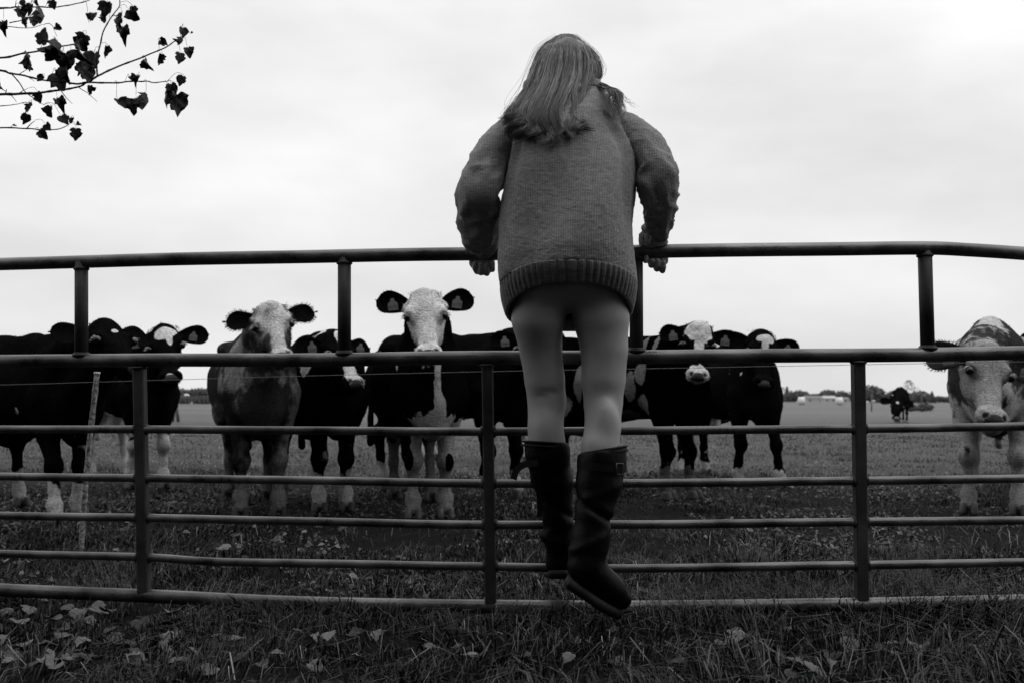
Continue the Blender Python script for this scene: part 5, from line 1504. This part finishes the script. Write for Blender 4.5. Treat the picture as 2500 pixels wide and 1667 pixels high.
# ------------------------------------------------------------------ far edge of the field
M_far = mat('far_foliage', .12, rough=.8, var=.4, scale=.6); M_fart = mat('far_bark', .08, rough=.8)
M_wall = mat('pale_wall', .38, rough=.7); M_roof = mat('dark_roof', .14, rough=.7); M_bale = mat('bale_wrap', .6, rough=.4)
def crown_mesh(seed, kind):
    R2 = np.random.RandomState(seed); mb = MB()
    n = 420
    if kind == 'round': c = R2.normal(size=(n, 3)); c /= np.linalg.norm(c, axis=1)[:, None]; c = c * (R2.uniform(.4, 1, n) ** .5)[:, None] * [.5, .5, .40] + [0, 0, .55]; c[:, 2] += .06 * np.sin(c[:, 0] * 14 + seed)
    elif kind == 'cone': z = R2.rand(n) ** 1.4; a = R2.rand(n) * 6.28; r = .26 * (1 - z) * R2.uniform(.5, 1, n); c = np.stack([np.cos(a) * r, np.sin(a) * r, .08 + z * .95], 1)
    else: z = R2.rand(n); a = R2.rand(n) * 6.28; r = .40 * np.sin(np.pi * np.clip(z * .8 + .15, 0, 1)) * R2.uniform(.2, 1, n); c = np.stack([np.cos(a) * r, np.sin(a) * r, .12 + z * .85], 1)
    a1 = R2.normal(size=(n, 3)); a1 /= np.linalg.norm(a1, axis=1)[:, None]; b1 = np.cross(a1, R2.normal(size=(n, 3))); b1 /= np.linalg.norm(b1, axis=1)[:, None]
    s = (.075 if kind != 'bare' else .022)
    V = np.stack([c - a1 * s, c + b1 * s, c + a1 * s, c - b1 * s], 1).reshape(-1, 3)
    me = bpy.data.meshes.new('crown'); me.from_pydata([tuple(v) for v in V], [], [tuple(range(4 * i, 4 * i + 4)) for i in range(n)]); me.materials.append(M_far); return me
crowns = [crown_mesh(1, 'round'), crown_mesh(2, 'round'), crown_mesh(3, 'cone'), crown_mesh(4, 'bare'), crown_mesh(5, 'cone')]
tv, tf = tube([(0, 0, -.02), (0, 0, .5)], [.03, .015], 6); tmesh = bpy.data.meshes.new('trunk'); tmesh.from_pydata([tuple(q) for q in tv], [], tf); tmesh.materials.append(M_fart)
def far_tree(x, y, h, q, label, group, wide=1.0):
    o = empty('tree', (x, y, -.05), rnd.uniform(0, 6), label, 'tree', group)
    c = bpy.data.objects.new('crown', crowns[q]); COL.objects.link(c); c.parent = o; c.scale = (h * wide, h * wide, h)
    t = bpy.data.objects.new('trunk', tmesh); COL.objects.link(t); t.parent = o; t.scale = (h, h, h)
def xat(xd, d): return W(xd, 920, d)[0]
# left: an even line of conifers
for x in np.arange(300, 900, 5.0):
    if 480 < x < 660 or 700 < x < 815: 
        if rnd.random() < .6: continue
    d = rnd.uniform(560, 640)
    far_tree(xat(x, d), d, rnd.uniform(4.6, 6.6), rnd.choice([2, 4, 2, 0]), 'dark conifer in the even tree line on the left horizon', 'trees in the line on the left horizon', rnd.uniform(1.2, 1.7))
# right: looser, mixed
for x in np.arange(1790, 2150, 9.0):
    d = rnd.uniform(480, 560); hh_ = rnd.uniform(4, 6.5) + (3.5 if 1985 < x < 2010 else 0) + (2 if 1795 < x < 1812 else 0)
    far_tree(xat(x, d), d, hh_, rnd.choice([0, 1, 0, 2, 3]), 'bushy tree on the right horizon among the small white houses', 'trees on the right horizon', rnd.uniform(1.0, 1.5))
far_tree(xat(2088, 300), 300, 7.5, 3, 'thin bare crowned tree just behind the far black cow', None, 1.1)
far_tree(xat(2110, 330), 330, 4.6, 1, 'low broad tree right of the thin bare one on the horizon', None, 1.6)
for x in np.arange(2140, 2420, 9.0):
    d = rnd.uniform(520, 560)
    far_tree(xat(x, d), d, rnd.uniform(3.2, 4.4), rnd.choice([0, 1]), 'low tree in the even hedge line at the right end of the horizon', 'hedge trees at the right end of the horizon', 1.3)
for x in np.arange(900, 1790, 16.0):
    d = rnd.uniform(560, 620)
    far_tree(xat(x, d), d, rnd.uniform(4, 6), rnd.choice([0, 1, 2]), 'tree on the horizon behind the herd', 'trees on the horizon behind the herd', 1.4)
def house(xd, d, w, h, dp, label, rot=0):
    x = xat(xd, d); o = empty('house', (x, d, 0), rot, label, 'house')
    mb = MB(); mb.box((-w / 2, -dp / 2, 0), (w / 2, dp / 2, h)); mb.build('wall', M_wall, o, smooth=False)
    r = h * .55
    mb = MB(); mb.add([(-w / 2 - .3, -dp / 2 - .3, h), (w / 2 + .3, -dp / 2 - .3, h), (w / 2 + .3, dp / 2 + .3, h), (-w / 2 - .3, dp / 2 + .3, h), (-w / 2, 0, h + r), (w / 2, 0, h + r)],
                      [(0, 1, 5, 4), (2, 3, 4, 5), (0, 4, 3), (1, 2, 5), (0, 3, 2, 1)])
    mb.build('roof', M_roof if w > 6 else M_wall, o, smooth=False)
    mb = MB()
    for k in range(2):
        x0 = -w / 4 + k * w / 2; mb = MB(); mb.box((x0 - .5, -dp / 2 - .05, h * .35), (x0 + .5, -dp / 2 + .02, h * .8)); mb.build('window', M_roof, o, smooth=False)
house(1868, 440, 9, 2.0, 6, 'long low pale house, leftmost on the right horizon')
house(1903, 430, 5.5, 2.0, 5, 'brightest small white house on the right horizon')
house(1930, 450, 6.5, 1.7, 5, 'dim pale house just left of the right hand gate upright')
for xd, yd, r_, lab in [(1841, 926, .75, 'left one of the two white wrapped bales in the right far field'), (1928, 926, .75, 'right one of the two white wrapped bales in the right far field'), (428, 911, .9, 'white wrapped bale far off near the left tree line')]:
    d = 190 if xd > 1000 else 330
    x = xat(xd, d); n = 16
    vs, fs = tube([(-.7 * r_, 0, r_), (.7 * r_, 0, r_)], [r_ * 1.0, r_ * 1.0], 16)
    o = link_mesh('wrapped_bale', vs, fs, M_bale); o.location = (x, d, 0); tag(o, lab, 'bale')
# shrubs and stakes in the field
def shrub(xd, yd, h, label, group=None, wide=1.6):
    p = G(xd, yd); o = bpy.data.objects.new('shrub', crowns[0]); COL.objects.link(o); o.location = (p[0], p[1], -h * .18); o.scale = (h * wide, h * wide, h); tag(o, label, 'shrub', group)
shrub(2100, 943, .55, 'low dark shrub left of the far fence post', wide=2.2); shrub(2126, 943, .75, 'rounder dark shrub right of the far fence post', wide=1.6)
for x in (420, 428, 452, 462, 470, 479, 866, 884):
    shrub(x, 927, 1.1, 'small dark shrub dotted along the far left field', 'small shrubs in the far left field', 1.0)
for x, lab in ((2117, 'far thin fence post between two low shrubs'), (1972 + 30, 'far thin fence post right of the right hand upright')):
    p = G(x, 943); v, f = tube([(0, 0, -.1), (0, 0, 1.25)], [.05, .05], 8); o = link_mesh('fence_post', v, f, M_fart); o.location = (p[0], p[1], 0); tag(o, lab, 'post')
p = G(396, 968); q1 = W(403, 918, p[1]); 
tri = empty('stick_frame', (p[0], p[1], 0), 0, 'two leaning sticks forming an upturned V in the left field', 'stick frame')
for a_, b_ in ((p, q1), (G(411, 968), q1)):
    a2 = np.array([a_[0], p[1], 0.]); v, f = tube([a2 - [p[0], p[1], 0], b_ - [p[0], p[1], 0]], [.05, .04], 8); link_mesh('stick', v, f, M_fart, tri)
